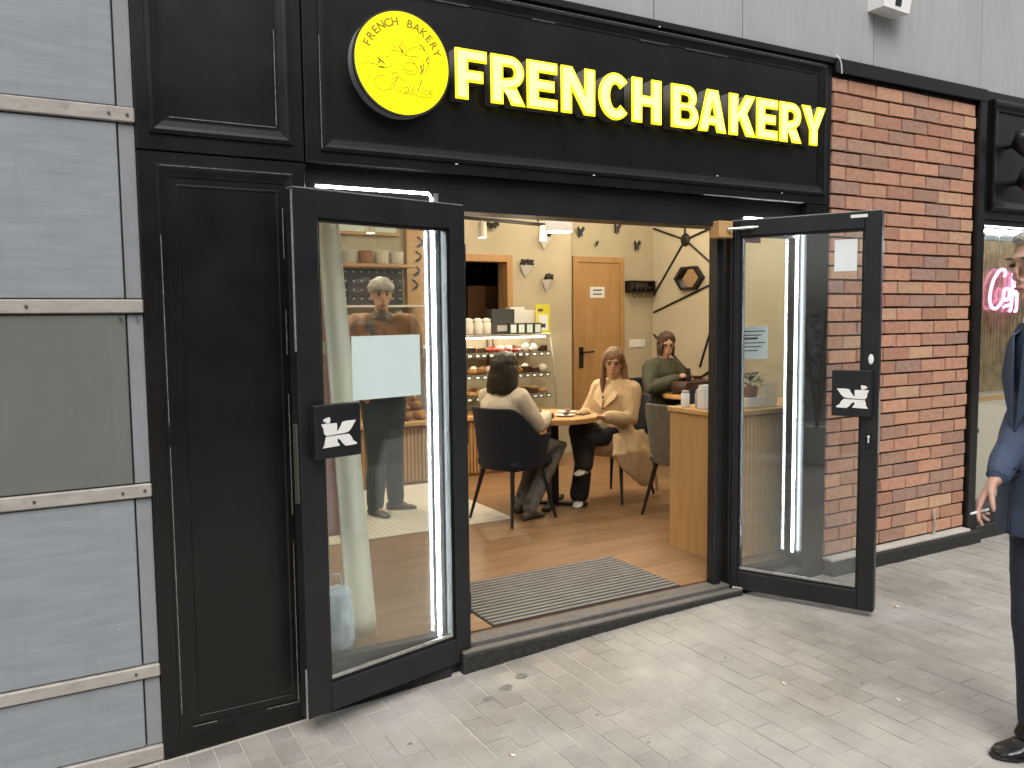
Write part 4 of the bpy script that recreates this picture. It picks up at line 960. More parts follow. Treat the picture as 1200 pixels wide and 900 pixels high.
bg_ = thing('plastic_bag', 'pale blue plastic bag on the floor beside the yellow curtain', 'bag')
mb = MB(); mb.loft([((1.11, .29, FZ+z), V((r*.085, 0, 0)), V((0, r*.055, 0))) for z, r in ((.002, .9), (.04, 1.05), (.12, 1.0), (.2, .9), (.26, .8), (.29, .5))], 12)
remesh('bag_body', mb, M['blue'], bg_, (0, 0, 0), .008, 2, .008, 22)
MB().tube(catmull([(1.08, .29, FZ+.28), (1.09, .29, FZ+.34), (1.13, .29, FZ+.34), (1.14, .29, FZ+.28)]), .004, 5).build('handle', M['blue'], bg_)

# ------------------------------------------------------------------ wooden side counter on the right and what stands on it
sc2 = thing('wooden_counter', 'light oak counter with reeded front inside the right window', 'counter')
box('end_panel', M['oak'], sc2, 3.512, 3.532, .345, .80, FZ, .955, ch=.002)
box('body', M['oak'], sc2, 3.533, 4.9, .36, .79, FZ, .955)
box('top_board', M['oakh'], sc2, 3.50, 4.92, .325, .815, .956, .986, ch=.003)
x = 3.535
while x < 4.85:
    MB().tube([(x+.010, .352, FZ+.01), (x+.010, .352, .955)], .015, 8).build('reed', M['oakh'], sc2); x += .033
cz = .986
for i, px in enumerate((803, 812, 820)):
    p = fy(px, 470, .70); q = thing('sugar_jar', 'white jar standing on the end of the oak counter', 'jar', (p.x, .70-.06*(i % 2), cz), 0, 'white jars on the oak counter')
    o = MB().lathe((0, 0, 0), [(.026, 0), (.028, .004), (.028, .085), (.022, .092)], 14).build('jar_body', (M['white'], M['pot'], M['white'])[i], q); smoothang(o)
    MB().lathe((0, 0, 0), [(.023, .0925), (.024, .105), (.0, .11)], 14).build('lid', M['steel'], q)
q = thing('napkin_holder', 'tall white napkin holder on the oak counter', 'napkin holder', (fy(829, 465, .55).x, .56, cz)); box('body', M['white'], q, -.05, .05, -.03, .03, 0, .13, ch=.004); box('napkins', M['paper'], q, -.045, .045, -.02, .02, .1305, .15)
pl_ = thing('potted_plant', 'small dark green potted plant on the oak counter behind glass', 'plant', (fy(881, 460, .45).x, .47, cz))
o = MB().lathe((0, 0, 0), [(.04, .065), (.045, .07), (.055, .13), (.05, .13)], 14).build('pot', M['terra'], pl_)
mb = MB()
for k in range(60):
    a = random.uniform(0, 6.28); r_ = random.uniform(.0, .10); h = random.uniform(.13, .23)
    c = V((r_*math.cos(a), r_*math.sin(a), h)); d = V((math.cos(a), math.sin(a), .6)).normalized()*.025; s_ = d.cross(V((0, 0, 1))).normalized()*.012
    mb.add([c-d, c+s_, c+d, c-s_], [(0, 1, 2, 3)])
mb.build('foliage', M['leaf'], pl_)
o = box('plant_stand', M['white'], pl_, -.075, .075, -.05, .05, 0, .064, ch=.006)
q = thing('menu_stand', 'blank white menu stand on the oak counter behind glass', 'menu', (fy(904, 465, .45).x, .46, cz)); box('card', M['paper'], q, -.06, .06, -.003, .003, 0, .15); box('foot', M['white'], q, -.06, .06, -.03, .03, -.0, .006)

# ------------------------------------------------------------------ furniture
def smoothstep(a, b_, x): t = max(0, min(1, (x-a)/(b_-a))); return t*t*(3-2*t)
def tub_chair(loc, rz, label, fab='navy', span=128):
    t = thing('tub_chair', label, 'chair', loc, rz, 'tub chairs in the bakery')
    n = 36; vs = []; fs = []; k = 0; lev = 8
    for side in (0, 1):
        for i in range(n+1):
            th = rad(-span+2*span*i/n); c = math.cos(th)
            top = .66+.20*smoothstep(-.1, .75, c)
            for j in range(lev+1):
                f = j/lev; z = .40+(top-.40)*f
                r_ = (.235+.055*f**.8)-(.034 if side else 0)*(1-.3*f)
                vs.append((-r_*c*1.04-.0, r_*math.sin(th)*1.0, z+(.006 if side and j < lev else 0)))
    W = lev+1; tot = (n+1)*W
    for i in range(n):
        for j in range(lev):
            a = i*W+j; fs.append((a, a+W, a+W+1, a+1)); fs.append((tot+a, tot+a+1, tot+a+W+1, tot+a+W))
        fs.append((i*W+lev, (i+1)*W+lev, tot+(i+1)*W+lev, tot+i*W+lev)); fs.append((i*W, tot+i*W, tot+(i+1)*W, (i+1)*W))
    for j in range(lev):
        fs.append((j, j+1, tot+j+1, tot+j)); e = n*W; fs.append((e+j, tot+e+j, tot+e+j+1, e+j+1))
    o = MB().add(vs, fs).build('shell', M[fab], t); smoothang(o, 50); bv = o.modifiers.new('b', 'BEVEL'); bv.width = .010; bv.segments = 2
    o = MB().box(-.19, .25, -.21, .21, .39, .49, ch=.035).build('seat', M[fab], t); smoothang(o, 60)
    for sx in (-1, 1):
        for sy in (-1, 1): MB().tube([(sx*.15, sy*.15, .40), (sx*.235, sy*.225, 0)], [.018, .010], 10).build('leg', M['blk'], t)
    return t
f1 = V((.96, .27, 0)).normalized(); f2 = V((-.93, -.30, 0)).normalized(); f3 = V((.12, -.99, 0)).normalized()
tub_chair((3.02, 2.02, FZ), math.atan2(f1.y, f1.x), 'navy tub chair under the person in the cream sweater')
tub_chair((4.12, 2.20, FZ), math.atan2(f2.y, f2.x), 'dark tub chair under the person in the beige trench coat', 'blackcloth', 62)
tub_chair((5.48, 3.36, FZ), math.atan2(f3.y, f3.x), 'dark tub chair under the person in the mottled coat')
tub_chair((4.20, 1.45, FZ), rad(20), 'grey tub chair tucked behind the oak counter', 'jean')
tub_chair((5.45, 2.55, FZ), rad(70), 'empty dark tub chair at the far cafe table', 'navy')
def table(loc, label, r=.37):
    t = thing('cafe_table', label, 'table', loc)
    o = MB().loft([((0, 0, z), V((q, 0, 0)), V((0, q, 0))) for z, q in ((.688, r-.012), (.694, r), (.726, r), (.732, r-.006))], 44).build('tabletop', M['oakh'], t); smoothang(o)
    box('column', M['blk'], t, -.035, .035, -.035, .035, .03, .686, ch=.004)
    for k in range(2):
        o = box('foot', M['blk'], t, -.28, .28, -.03, .03, .002+k*.0005, .028, ch=.004); o.rotation_euler = (0, 0, rad(45+90*k))
    box('top_plate', M['blk'], t, -.12, .12, -.12, .12, .672, .6875)
    return t
T1 = V((3.52, 2.24, FZ)); T2 = V((5.72, 2.98, FZ))
table(T1, 'round oak cafe table between the cream sweater and the trench coat'); table(T2, 'round oak cafe table with laptop bag and red cup', .36)
tz = FZ+.732
for i, (dx, dy) in enumerate(((-.08, .10), (.15, .02), (.02, -.15))):
    p_ = thing('plate', 'small white plate on the round oak table', 'plate', (T1.x+dx, T1.y+dy, tz), 0, 'plates on the near table'); MB().lathe((0, 0, 0), [(.04, 0), (.075, .010), (.08, .014), (.06, .009), (0, .006)], 20).build('dish', M['white'], p_, smooth=True)
    MB().ell((.01, 0, .022), .03, .022, .012).build('cake_crumbs', M['choc'] if i != 1 else M['bread'], p_)
ph = thing('mobile_phone', 'black mobile phone lying on the round oak table', 'phone', (T1.x+.2, T1.y-.14, tz), .5); box('case', M['blk'], ph, -.07, .07, -.035, .035, .0005, .009, ch=.002); box('screen', M['dglass'], ph, -.065, .065, -.031, .031, .0092, .0098)
bgx = thing('laptop_bag', 'dark brown leather bag lying on the far table', 'bag', (T2.x-.06, T2.y-.02, tz), .1)
mb = MB().box(-.25, .25, -.11, .11, .003, .13, ch=.03); o = mb.build('body', M['brownbag'], bgx); smoothang(o, 60); box('flap', M['brownbag'], bgx, -.24, .24, -.116, -.1105, .05, .125, ch=.002); MB().tube(catmull([(-.1, 0, .13), (-.08, 0, .165), (.08, 0, .165), (.1, 0, .13)]), .007, 6).build('handle', M['brownbag'], bgx)
cp = fy(818, 445, 3.15); cu_ = thing('paper_cup', 'red takeaway cup with dark lid on the far table', 'cup', (cp.x, 3.15, tz)); o = MB().lathe((0, 0, 0), [(.032, 0), (.045, .13), (.046, .132)], 16).build('cup_body', M['red'], cu_); MB().lathe((0, 0, 0), [(.048, .1325), (.048, .145), (.035, .155), (0, .156)], 16).build('lid', M['blk'], cu_)

# ------------------------------------------------------------------ people
UPV = V((0, 0, 1))
def person(label, loc):
    return thing('person', label, 'person', loc)
def limb(mb, pts, rs, n=12): mb.tube(pts, rs, n, True)
def torso(mb, J, k=1.0, sides=None):
    r = (J['shR']-J['shL']).normalized(); ax = (J['neck']-J['pel']).normalized(); fwd = ax.cross(r).normalized()*-1
    P = J['pel']; N_ = J['neck']; C_ = J['chest']
    W1 = P.lerp(C_, .45)
    rings = [(P-ax*.09, .12, .09), (P-ax*.03, .165, .12), (P+ax*.05, .165, .12), (W1, .142, .105), (C_, .165, .118), (C_.lerp(N_, .45), .178, .108), (C_.lerp(N_, .8), .13, .085), (N_+ax*.01, .062, .06)]
    mb.loft([(c, r*a*k, fwd*b_*k) for c, a, b_ in rings], 18); return r, fwd, ax
def head(mb, c, f, lean=0, s=1.0):
    f = f.normalized(); u = (UPV-f*UPV.dot(f)).normalized(); r = f.cross(u)
    ax = (r, f, u)
    mb.ell(c+u*.02*s-f*.008*s, .074*s, .094*s, .098*s, ax, 18, 12)
    mb.ell(c-u*.055*s+f*.022*s, .054*s, .062*s, .062*s, ax, 14, 8)
    mb.ell(c-u*.098*s+f*.062*s, .024*s, .022*s, .02*s, ax, 10, 6)
    mb.loft([(c+u*.022*s+f*.082*s, r*.009*s, u*.008*s), (c-u*.012*s+f*.098*s, r*.013*s, u*.010*s), (c-u*.028*s+f*.106*s, r*.017*s, u*.012*s), (c-u*.040*s+f*.088*s, r*.014*s, u*.008*s)], 10)
    mb.ell(c+u*.030*s+f*.078*s, .050*s, .016*s, .012*s, ax, 12, 6)
    mb.ell(c-u*.068*s+f*.080*s, .024*s, .012*s, .011*s, ax, 10, 6)
    for q in (-1, 1): mb.ell(c+r*q*.076*s-u*.012*s-f*.006*s, .010*s, .018*s, .030*s, ax, 10, 6)
    return r, u
def face_parts(par, off, c, f, s=1.0):
    f = f.normalized(); u = (UPV-f*UPV.dot(f)).normalized(); r = f.cross(u); ax = (r, f, u)
    for q in (-1, 1):
        MB().ell(c+r*q*.031*s+u*.008*s+f*.082*s, .013*s, .006*s, .0065*s, ax, 10, 6).build('eye', M['eye'], par, off, True)
        MB().ell(c+r*q*.032*s+u*.030*s+f*.090*s, .020*s, .006*s, .004*s, ax, 10, 6).build('eyebrow', M['boot'], par, off, True)
    MB().ell(c-u*.068*s+f*.089*s, .021*s, .006*s, .006*s, ax, 10, 6).build('mouth', M['lips'], par, off, True)
def hand(mb, w_, d, nrm, out, curl=.5, s=1.0, curls=None):
    d = d.normalized(); nrm = (nrm-d*nrm.dot(d)).normalized(); lat = d.cross(nrm).normalized()
    if lat.dot(out) < 0: lat = -lat                  # lat points to the thumb side
    mb.loft([(w_-d*.02, lat*.026*s, nrm*.020*s), (w_+d*.015*s, lat*.030*s, nrm*.019*s), (w_+d*.05*s, lat*.040*s, nrm*.016*s), (w_+d*.088*s, lat*.041*s, nrm*.013*s), (w_+d*.096*s, lat*.034*s, nrm*.009*s)], 12)
    lens = (.072, .080, .074, .058)
    for i in range(4):
        cu = curls[i] if curls else curl*(1+.12*i)
        b0 = w_+d*(.088-.004*abs(i-1))*s+lat*(.030-.0205*i)*s; pts = [b0-d*.012*s, b0]; dd = d.copy(); q = b0
        for k, fr in enumerate((.45, .32, .23)):
            a = cu*(.75, 1.1, .7)[k]; dd = (Matrix.Rotation(a, 3, nrm.cross(d)) @ dd) if False else (dd*math.cos(a)+(nrm if k == 0 else (nrm*dd.dot(d)-d*dd.dot(nrm)).normalized())*math.sin(a)).normalized()
            q = q+dd*lens[i]*fr*s; pts.append(q)
        mb.tube(pts, [.0095*s, .0095*s, .0088*s, .0080*s, .0068*s], 10, True)
    t0 = w_+d*.018*s+lat*.026*s; td_ = (d*.75+lat*.62+nrm*.25).normalized(); t1 = t0+td_*.042*s; t2 = t1+(d*.92+lat*.15+nrm*.35*(1+curl)).normalized()*.032*s; t3 = t2+(d*.9-lat*.1+nrm*.45*(1+curl)).normalized()*.024*s
    mb.tube([t0, t1, t2, t3], [.0135*s, .0115*s, .0098*s, .008*s], 10, True)
    return w_+d*.1*s
def shoe(mb, an, toe, wd=.042, h=.07):
    d = (toe-an); d.z = 0; L = d.length; d.normalize(); s_ = d.cross(UPV); b_ = an.copy(); z0 = toe.z
    rings = []
    for t, ww, hh in ((-.075, .6, .75), (-.05, .85, .95), (0, .88, 1.0), (.35, .92, .78), (.6, 1.05, .55), (.85, .95, .42), (1.0, .62, .30), (1.04, .3, .18)):
        x = t*L if t > 0 else t
        c = V((an.x, an.y, z0))+d*x; hz = h*hh; rings.append((c+UPV*hz/2, s_*wd*ww, UPV*hz/2))
    mb.loft(rings, 14)
def seated(P, f, lean=.08, spread=.10):
    r = V((f.y, -f.x, 0)); P = V(P); J = {'f': f, 'pel': P}
    J['chest'] = P+UPV*.30+f*lean*.6; J['neck'] = P+UPV*.47+f*lean; J['head'] = P+UPV*.645+f*(lean+.05)
    for n_, q in (('L', -1), ('R', 1)):
        J['sh'+n_] = J['neck']+r*q*.165-UPV*.045; J['hip'+n_] = P+r*q*.085; J['kn'+n_] = P+r*q*spread+f*.43+UPV*.0
        J['an'+n_] = V((J['kn'+n_].x, J['kn'+n_].y, FZ+.09)); J['toe'+n_] = J['an'+n_]+f*.16; J['toe'+n_].z = FZ
        J['el'+n_] = J['sh'+n_]+r*q*.06+f*.10-UPV*.25; J['wr'+n_] = J['el'+n_]+f*.22-r*q*.06+UPV*.02
    return J
def standing(P, f, h=1.0):
    r = V((f.y, -f.x, 0)); P = V(P); J = {'f': f, 'pel': P+UPV*.95*h}
    J['chest'] = P+UPV*1.24*h; J['neck'] = P+UPV*1.44*h; J['head'] = P+UPV*1.62*h+f*.03
    for n_, q in (('L', -1), ('R', 1)):
        J['sh'+n_] = J['neck']+r*q*.185*h-UPV*.05; J['hip'+n_] = J['pel']+r*q*.09; J['kn'+n_] = P+r*q*.10+UPV*.50*h+f*.02
        J['an'+n_] = P+r*q*.11+UPV*.09; J['toe'+n_] = P+r*q*.13+f*.17
        J['el'+n_] = J['sh'+n_]+r*q*.06-UPV*.28*h-f*.02; J['wr'+n_] = J['el'+n_]+f*.07-UPV*.24*h
    return J
def body_mesh(J, s=1.0, hc=.6, hands=True, curls=None):
    mb = MB(); r, fwd, ax = torso(mb, J, .92)
    limb(mb, [J['neck']-ax*.03, J['neck'].lerp(J['head'], .6)], [.056, .052])
    hd = J.get('look', J['f']); head(mb, J['head'], hd, s=s)
    for n_, q in (('L', -1), ('R', 1)):
        limb(mb, [J['sh'+n_], J['el'+n_], J['wr'+n_]], [.050, .038, .027]); limb(mb, [J['hip'+n_], J['kn'+n_], J['an'+n_]], [.082, .052, .030])
        limb(mb, [J['an'+n_]-UPV*.02, J['an'+n_]*.5+(J['toe'+n_]+UPV*.03)*.5-UPV*.015], [.026, .014])
        if hands:
            d = J.get('hd'+n_, (J['wr'+n_]-J['el'+n_])); nm = J.get('hn'+n_, -UPV if abs(d.normalized().z) < .7 else r*-q)
            hand(mb, J['wr'+n_]+d.normalized()*.015, d, nm, J.get('ho'+n_, r*-q if abs(d.normalized().z) < .7 else J['f']), hc, curls=curls if n_ == 'R' else None)
    return mb
def coat_mesh(J, k=1.16, sl=1.35, hem=None, collar=True):
    mb = MB(); r, fwd, ax = torso(mb, J, k)
    for n_ in 'LR':
        w_ = J['el'+n_].lerp(J['wr'+n_], .93)
        limb(mb, [J['sh'+n_]-r*0, J['sh'+n_].lerp(J['el'+n_], .5), J['el'+n_], J['el'+n_].lerp(w_, .5), w_], [.058*sl, .052*sl, .047*sl, .042*sl, .033*sl])
        limb(mb, [J['neck'].lerp(J['sh'+n_], .25)-UPV*.0, J['sh'+n_]], [.055*k, .058*sl])
    if collar: mb.loft([(J['neck']-ax*.02, r*.085, fwd*.08), (J['neck']+ax*.035, r*.072, fwd*.068)], 16)
    return mb
def trousers_mesh(J, k=1.2, wide=1.0):
    mb = MB(); r = (J['shR']-J['shL']).normalized(); ax = UPV
    P = J['pel']; fwd = V((J['f'].x, J['f'].y, 0))
    mb.loft([(P-ax*.10, r*.12, fwd*.10), (P-ax*.03, r*.178, fwd*.13), (P+ax*.06, r*.176, fwd*.128)], 18)
    for n_ in 'LR':
        a = J['an'+n_]-UPV*.01
        limb(mb, [J['hip'+n_], J['hip'+n_].lerp(J['kn'+n_], .55), J['kn'+n_], J['kn'+n_].lerp(a, .5), a], [.088*k, .076*k, .062*k*wide, .056*k*wide, .046*k*wide*1.1])
    return mb
def shoes(J, par, off, material, vox=.008):
    for n_ in 'LR':
        mb = MB(); shoe(mb, J['an'+n_], J['toe'+n_]); limb(mb, [J['an'+n_]+UPV*.02, V((J['an'+n_].x, J['an'+n_].y, J['toe'+n_].z+.045))], [.046, .046])
        remesh('shoe', mb, material, par, off, vox, 3)
        me_ = None

# person seen from behind, cream sweater
P1 = V((3.0, 2.0, FZ+.53)); J = seated(P1, f1, .10)
r1 = V((f1.y, -f1.x, 0))
J['head'] = V((2.985, 2.03, 1.185)); J['neck'] = V((2.96, 2.03, 1.02)); J['chest'] = V((2.96, 2.02, .87)); J['look'] = V((.97, .25, -.25))
for n_, q in (('L', -1), ('R', 1)):
    J['sh'+n_] = J['neck']+r1*q*.17-UPV*.05; J['el'+n_] = J['sh'+n_]+f1*.13+r1*q*.06-UPV*.20; J['wr'+n_] = J['el'+n_]+f1*.19-r1*q*.10+UPV*.045
    J['an'+n_] = V((3.10, 2.02, FZ+.10))+r1*q*.10+f1*(.10 if q < 0 else -.02); J['toe'+n_] = J['an'+n_]+f1*.15; J['toe'+n_].z = FZ+.0
pr = person('person in a cream sweater seen from behind on the navy chair', (P1.x, P1.y, FZ)); off = pr.location
remesh('body', body_mesh(J), M['skin'], pr, off, .011, 4); remesh('sweater', coat_mesh(J, 1.22, 1.45), M['cream'], pr, off, .012, 4, .014, 8)
remesh('jeans', trousers_mesh(J, 1.12), M['jean'], pr, off, .012, 4, .006, 12); shoes(J, pr, off, M['boot']); face_parts(pr, off, J['head'], J['look'])
h_ = J['head']; mb = MB(); mb.ell(h_+UPV*.026-f1*.022, .104, .115, .118, (r1, f1, UPV)); mb.loft([(h_+UPV*.02-f1*.02, r1*.112, f1*.108), (h_-UPV*.06-f1*.04, r1*.128, f1*.10), (h_-UPV*.13-f1*.05, r1*.140, f1*.092), (h_-UPV*.175-f1*.055, r1*.135, f1*.08)], 18)
remesh('hair', mb, M['hairdark'], pr, off, .010, 4, .006, 20)
# trench coat
P2 = V((4.06, 2.18, FZ+.53)); J = seated(P2, f2, .05); r2 = V((f2.y, -f2.x, 0))
J['head'] = V((4.075, 2.17, 1.185)); J['neck'] = V((4.10, 2.18, 1.015)); J['chest'] = V((4.09, 2.18, .86)); J['look'] = V((-.66, -.74, -.1))
for n_, q in (('L', -1), ('R', 1)):
    J['sh'+n_] = J['neck']+r2*q*.165-UPV*.05; J['el'+n_] = J['sh'+n_]+f2*.10+r2*q*.05-UPV*.22; J['wr'+n_] = J['el'+n_]+f2*.20-r2*q*.10+UPV*.03
J['knL'] = V((3.70, 2.02, FZ+.54)); J['anL'] = V((3.68, 2.10, FZ+.09)); J['toeL'] = V((3.60, 2.02, FZ))
J['knR'] = V((3.69, 2.14, FZ+.60)); J['anR'] = V((3.66, 2.0, FZ+.36)); J['toeR'] = V((3.56, 1.96, FZ+.27))
pr = person('person in a long beige trench coat sitting at the round table', (P2.x, P2.y, FZ)); off = pr.location
remesh('body', body_mesh(J), M['skin'], pr, off, .011, 4); face_parts(pr, off, J['head'], J['look'])
mb = coat_mesh(J, 1.2, 1.4); q0 = P2
mb.loft([(P2+UPV*.05, r2*.20, f2*.15), (P2-UPV*.02+f2*.06, r2*.215, f2*.22), (P2-UPV*.10+f2*.05-r2*.0, r2*.225, f2*.20), (P2-UPV*.16+f2*.02, r2*.20, f2*.15)], 16)
sd_ = r2 if (r2.y < 0) else -r2                      # near side of the coat hangs beside the chair
mb.loft([(P2+UPV*.04+sd_*.16-f2*.02, f2*.21, sd_*.06), (P2-UPV*.10+sd_*.24+f2*.04, f2*.29, sd_*.05), (P2-UPV*.24+sd_*.27-f2*.01, f2*.24, sd_*.03), (P2-UPV*.40+sd_*.29-f2*.11, f2*.09, sd_*.02)], 14)
remesh('trench_coat', mb, M['trench'], pr, off, .010, 3, .012, 13, .28)
for q in (-1, 1):
    n0 = J['neck']; c0_ = J['chest']
    mb = MB(); mb.add([n0+r2*q*.075+f2*.05+UPV*.01, n0+r2*q*.10+f2*.10-UPV*.06, c0_+UPV*.05+r2*q*.105+f2*.150, c0_-UPV*.03+r2*q*.012+f2*.172, n0-UPV*.035+r2*q*.030+f2*.105], [(0, 1, 2, 3, 4)])
    o = mb.build('lapel', M['trench'], pr, off); so_ = o.modifiers.new('s', 'SOLIDIFY'); so_.thickness = .008
MB().tube(catmull([P2+sd_*.26-f2*.16+UPV*.1, P2+sd_*.29-f2*.19-UPV*.2, P2+sd_*.30-f2*.22-UPV*.45, P2+sd_*.30-f2*.18-UPV*.5]), .012, 6).build('belt', M['trench'], pr, off, True)
for k in range(4): MB().ell(P2+f2*(.155-.0*k)+UPV*(.33-.09*k)+f2*.01+sd_*.03, .010, .008, .010, n=8, m_=4).build('button', M['boot'], pr, off)
mb = MB(); 
for n_ in 'LR': limb(mb, [J['hip'+n_], J['kn'+n_], J['an'+n_]], [.10, .082, .078])
remesh('trousers', mb, M['blackcloth'], pr, off, .012, 4, .006, 10); shoes(J, pr, off, M['whiteshoe'])
h_ = J['head']; lf_ = J['look'].normalized(); rr_ = lf_.cross(UPV).normalized()
mb = MB(); mb.ell(h_+UPV*.052-lf_*.010, .092, .104, .088, (rr_, lf_, UPV))
for q in (-1, 1): mb.tube([h_+rr_*q*.078+UPV*.03-lf_*.01, h_+rr_*q*.088-UPV*.06-lf_*.005, h_+rr_*q*.092-UPV*.16+lf_*.02, h_+rr_*q*.085-UPV*.23+lf_*.05], [.022, .028, .028, .016], 10, True)
mb.tube([h_-lf_*.07+UPV*.02, h_-lf_*.085-UPV*.10, h_-lf_*.085-UPV*.2], [.06, .062, .04], 12, True)
remesh('hair', mb, M['hairbrown'], pr, off, .010, 3, .006, 22)
# mottled coat at the far table
P3 = V((5.50, 3.34, FZ+.53)); J = seated(P3, f3, .09); r3 = V((f3.y, -f3.x, 0))
J['head'] = V((5.56, 3.27, 1.275)); J['neck'] = V((5.53, 3.31, 1.10)); J['chest'] = V((5.52, 3.33, .93)); J['look'] = V((-.48, -.85, -.2))
for n_, q in (('L', -1), ('R', 1)):
    J['sh'+n_] = J['neck']+r3*q*.175-UPV*.06; J['el'+n_] = J['sh'+n_]+f3*.10+r3*q*.10-UPV*.20; J['wr'+n_] = J['neck']+f3*.27+r3*q*.04-UPV*.15
pr = person('person in a mottled dark coat sitting in the corner at the far table', (P3.x, P3.y, FZ)); off = pr.location
remesh('body', body_mesh(J), M['skin'], pr, off, .012, 4); remesh('coat', coat_mesh(J, 1.28, 1.55), M['green'], pr, off, .013, 4, .010, 9); face_parts(pr, off, J['head'], J['look'])
remesh('trousers', trousers_mesh(J, 1.15), M['blackcloth'], pr, off, .014, 4); shoes(J, pr, off, M['boot'], .01)
h_ = J['head']; mb = MB(); mb.ell(h_+UPV*.052-f3*.010, .092, .102, .088); mb.tube([h_-f3*.07, h_-f3*.075-UPV*.12], [.06, .045], 10, True)
for q in (-1, 1): mb.tube([h_+r3*q*.08+UPV*.04, h_+r3*q*.088-UPV*.04, h_+r3*q*.085-UPV*.11], [.02, .026, .016], 8, True)
remesh('hair', mb, mat('chestnut_hair', (.06, .03, .016), .5, var=.5, vscale=60, stretch=(2, 2, .3), bump=.6, bscale=70), pr, off, .010, 3, .010, 26)
MB().box(-.004, .004, -.035, .035, -.07, .07).build('phone', M['blk'], pr, V((0, 0, 0))).location = J['wrR']+f3*.11+UPV*.03-off
# standing customer behind the left window
Ps = V((2.25, 2.67, FZ+.008)); fs_ = V((-.2, -.98, 0)).normalized(); J = standing(Ps, fs_, 1.035); rs_ = V((fs_.y, -fs_.x, 0))
J['anR'] = V((2.15, 2.63, FZ+.098)); J['toeR'] = J['anR']+V((.05, -.15, 0)); J['toeR'].z = FZ+.008
J['anL'] = V((2.36, 2.74, FZ+.098)); J['toeL'] = J['anL']+V((.15, -.06, 0)); J['toeL'].z = FZ+.008
J['knR'] = V((2.17, 2.62, .56)); J['knL'] = V((2.32, 2.66, .56))
for n_, q in (('L', -1), ('R', 1)): J['wr'+n_] = J['el'+n_]+fs_*.16-UPV*.14-rs_*q*.06
pr = person('standing customer in a rust jacket and grey hat behind the left window', (Ps.x, Ps.y, FZ)); off = pr.location
remesh('body', body_mesh(J), M['skin'], pr, off, .012, 4); remesh('jacket', coat_mesh(J, 1.42, 1.85), M['rust'], pr, off, .012, 3, .020, 13); face_parts(pr, off, J['head'], fs_)
remesh('trousers', trousers_mesh(J, 1.15, 1.15), M['teal'], pr, off, .012, 4, .007, 9); shoes(J, pr, off, M['boot'])
h_ = J['head']; mb = MB(); mb.ell(h_+UPV*.062-fs_*.015, .098, .112, .085, (rs_, fs_, UPV)); mb.loft([(h_+UPV*.035-fs_*.012, rs_*.096, fs_*.108), (h_+UPV*.07-fs_*.012, rs_*.104, fs_*.116), (h_+UPV*.085-fs_*.012, rs_*.098, fs_*.108)], 18)
remesh('hat', mb, M['hairgrey'], pr, off, .010, 2, .008, 30)
remesh('scarf', MB().loft([(J['neck']-UPV*.03, rs_*.115, fs_*.105), (J['neck']+UPV*.02, rs_*.10, fs_*.095), (J['neck']+UPV*.06, rs_*.082, fs_*.08)], 16), M['boot'], pr, off, .01, 2, .01, 20)
MB().tube(catmull([J['neck']+rs_*.10+fs_*.10, J['chest']+UPV*.05+rs_*.07+fs_*.205, J['chest'].lerp(J['pel'], .55)-rs_*.10+fs_*.20, J['pel']-rs_*.19+UPV*.04+fs_*.05]), .018, 6).build('bag_strap', M['blk'], pr, off, True)
# person in the back room
Pb = V((4.72, 5.4, FZ)); fb = V((-.3, -.95, 0)).normalized(); J = standing(Pb, fb, .98); rb_ = V((fb.y, -fb.x, 0))
pr = person('bakery worker in black with a pale apron seen through the hatch', Pb); off = pr.location
remesh('body', body_mesh(J), M['skin'], pr, off, .016, 3); remesh('shirt', coat_mesh(J, 1.2, 1.4), M['blackcloth'], pr, off, .016, 3); remesh('trousers', trousers_mesh(J, 1.12), M['blackcloth'], pr, off, .018, 3); shoes(J, pr, off, M['boot'], .012); face_parts(pr, off, J['head'], fb)
mb = MB(); mb.ell(J['head']+UPV*.04-fb*.025, .086, .095, .09, (rb_, fb, UPV)); remesh('hair', mb, M['hairdark'], pr, off, .012, 2)
MB().loft([(J['pel']+fb*.09+UPV*.15, rb_*.16, fb*.075), (J['pel']+fb*.09-UPV*.1, rb_*.19, fb*.085), (J['pel']+fb*.09-UPV*.4, rb_*.2, fb*.075)], 16).build('apron', M['white'], pr, off, True)
# man in the navy blazer at the right edge
fm = V((-.90, .42, 0)).normalized(); rm = V((fm.y, -fm.x, 0))
Pm = V((3.06, -1.79, gz(3.06))); J = standing(Pm, fm, 1.045)
J['head'] = fy(1220, 311, -1.76); J['neck'] = J['head']-UPV*.185-fm*.045; J['chest'] = V((3.08, -1.79, 1.28)); J['look'] = V((-.93, .30, -.08))
for n_, q in (('L', -1), ('R', 1)): J['sh'+n_] = J['neck']+rm*q*.19-UPV*.06
near = 'R'
J['shR'] = fy(1215, 396, -1.68); J['elR'] = fy(1203, 484, -1.69); J['wrR'] = fy(1168, 560, -1.71)
J['hdR'] = V((-.50, .24, -.82)); J['hnR'] = V((.55, -.80, -.2)); J['hoR'] = V((-.6, -.6, .5))
J['toeR'] = fz(1166, 888, 0.0); J['toeR'].z = Pm.z; J['anR'] = J['toeR']-fm*.165+UPV*.09; J['knR'] = J['anR']+UPV*.42+fm*.03
J['anL'] = J['anR']-rm*.22-fm*.10; J['toeL'] = J['anL']+fm*.2; J['toeL'].z = Pm.z; J['knL'] = J['anL']+UPV*.42
J['hipR'] = J['pel']+rm*.09; J['pel'] = V((3.08, -1.79, .985))
pr = person('grey haired man in a navy blazer holding a cigarette at the pavement', (Pm.x, Pm.y, Pm.z)); off = pr.location
mb = body_mesh(J, 1.04, .75, curls=(.28, .40, .62, .75)); remesh('body', mb, M['skin2'], pr, off, .0058, 3); face_parts(pr, off, J['head'], J['look'], 1.04)
mb = coat_mesh(J, 1.22, 1.32)
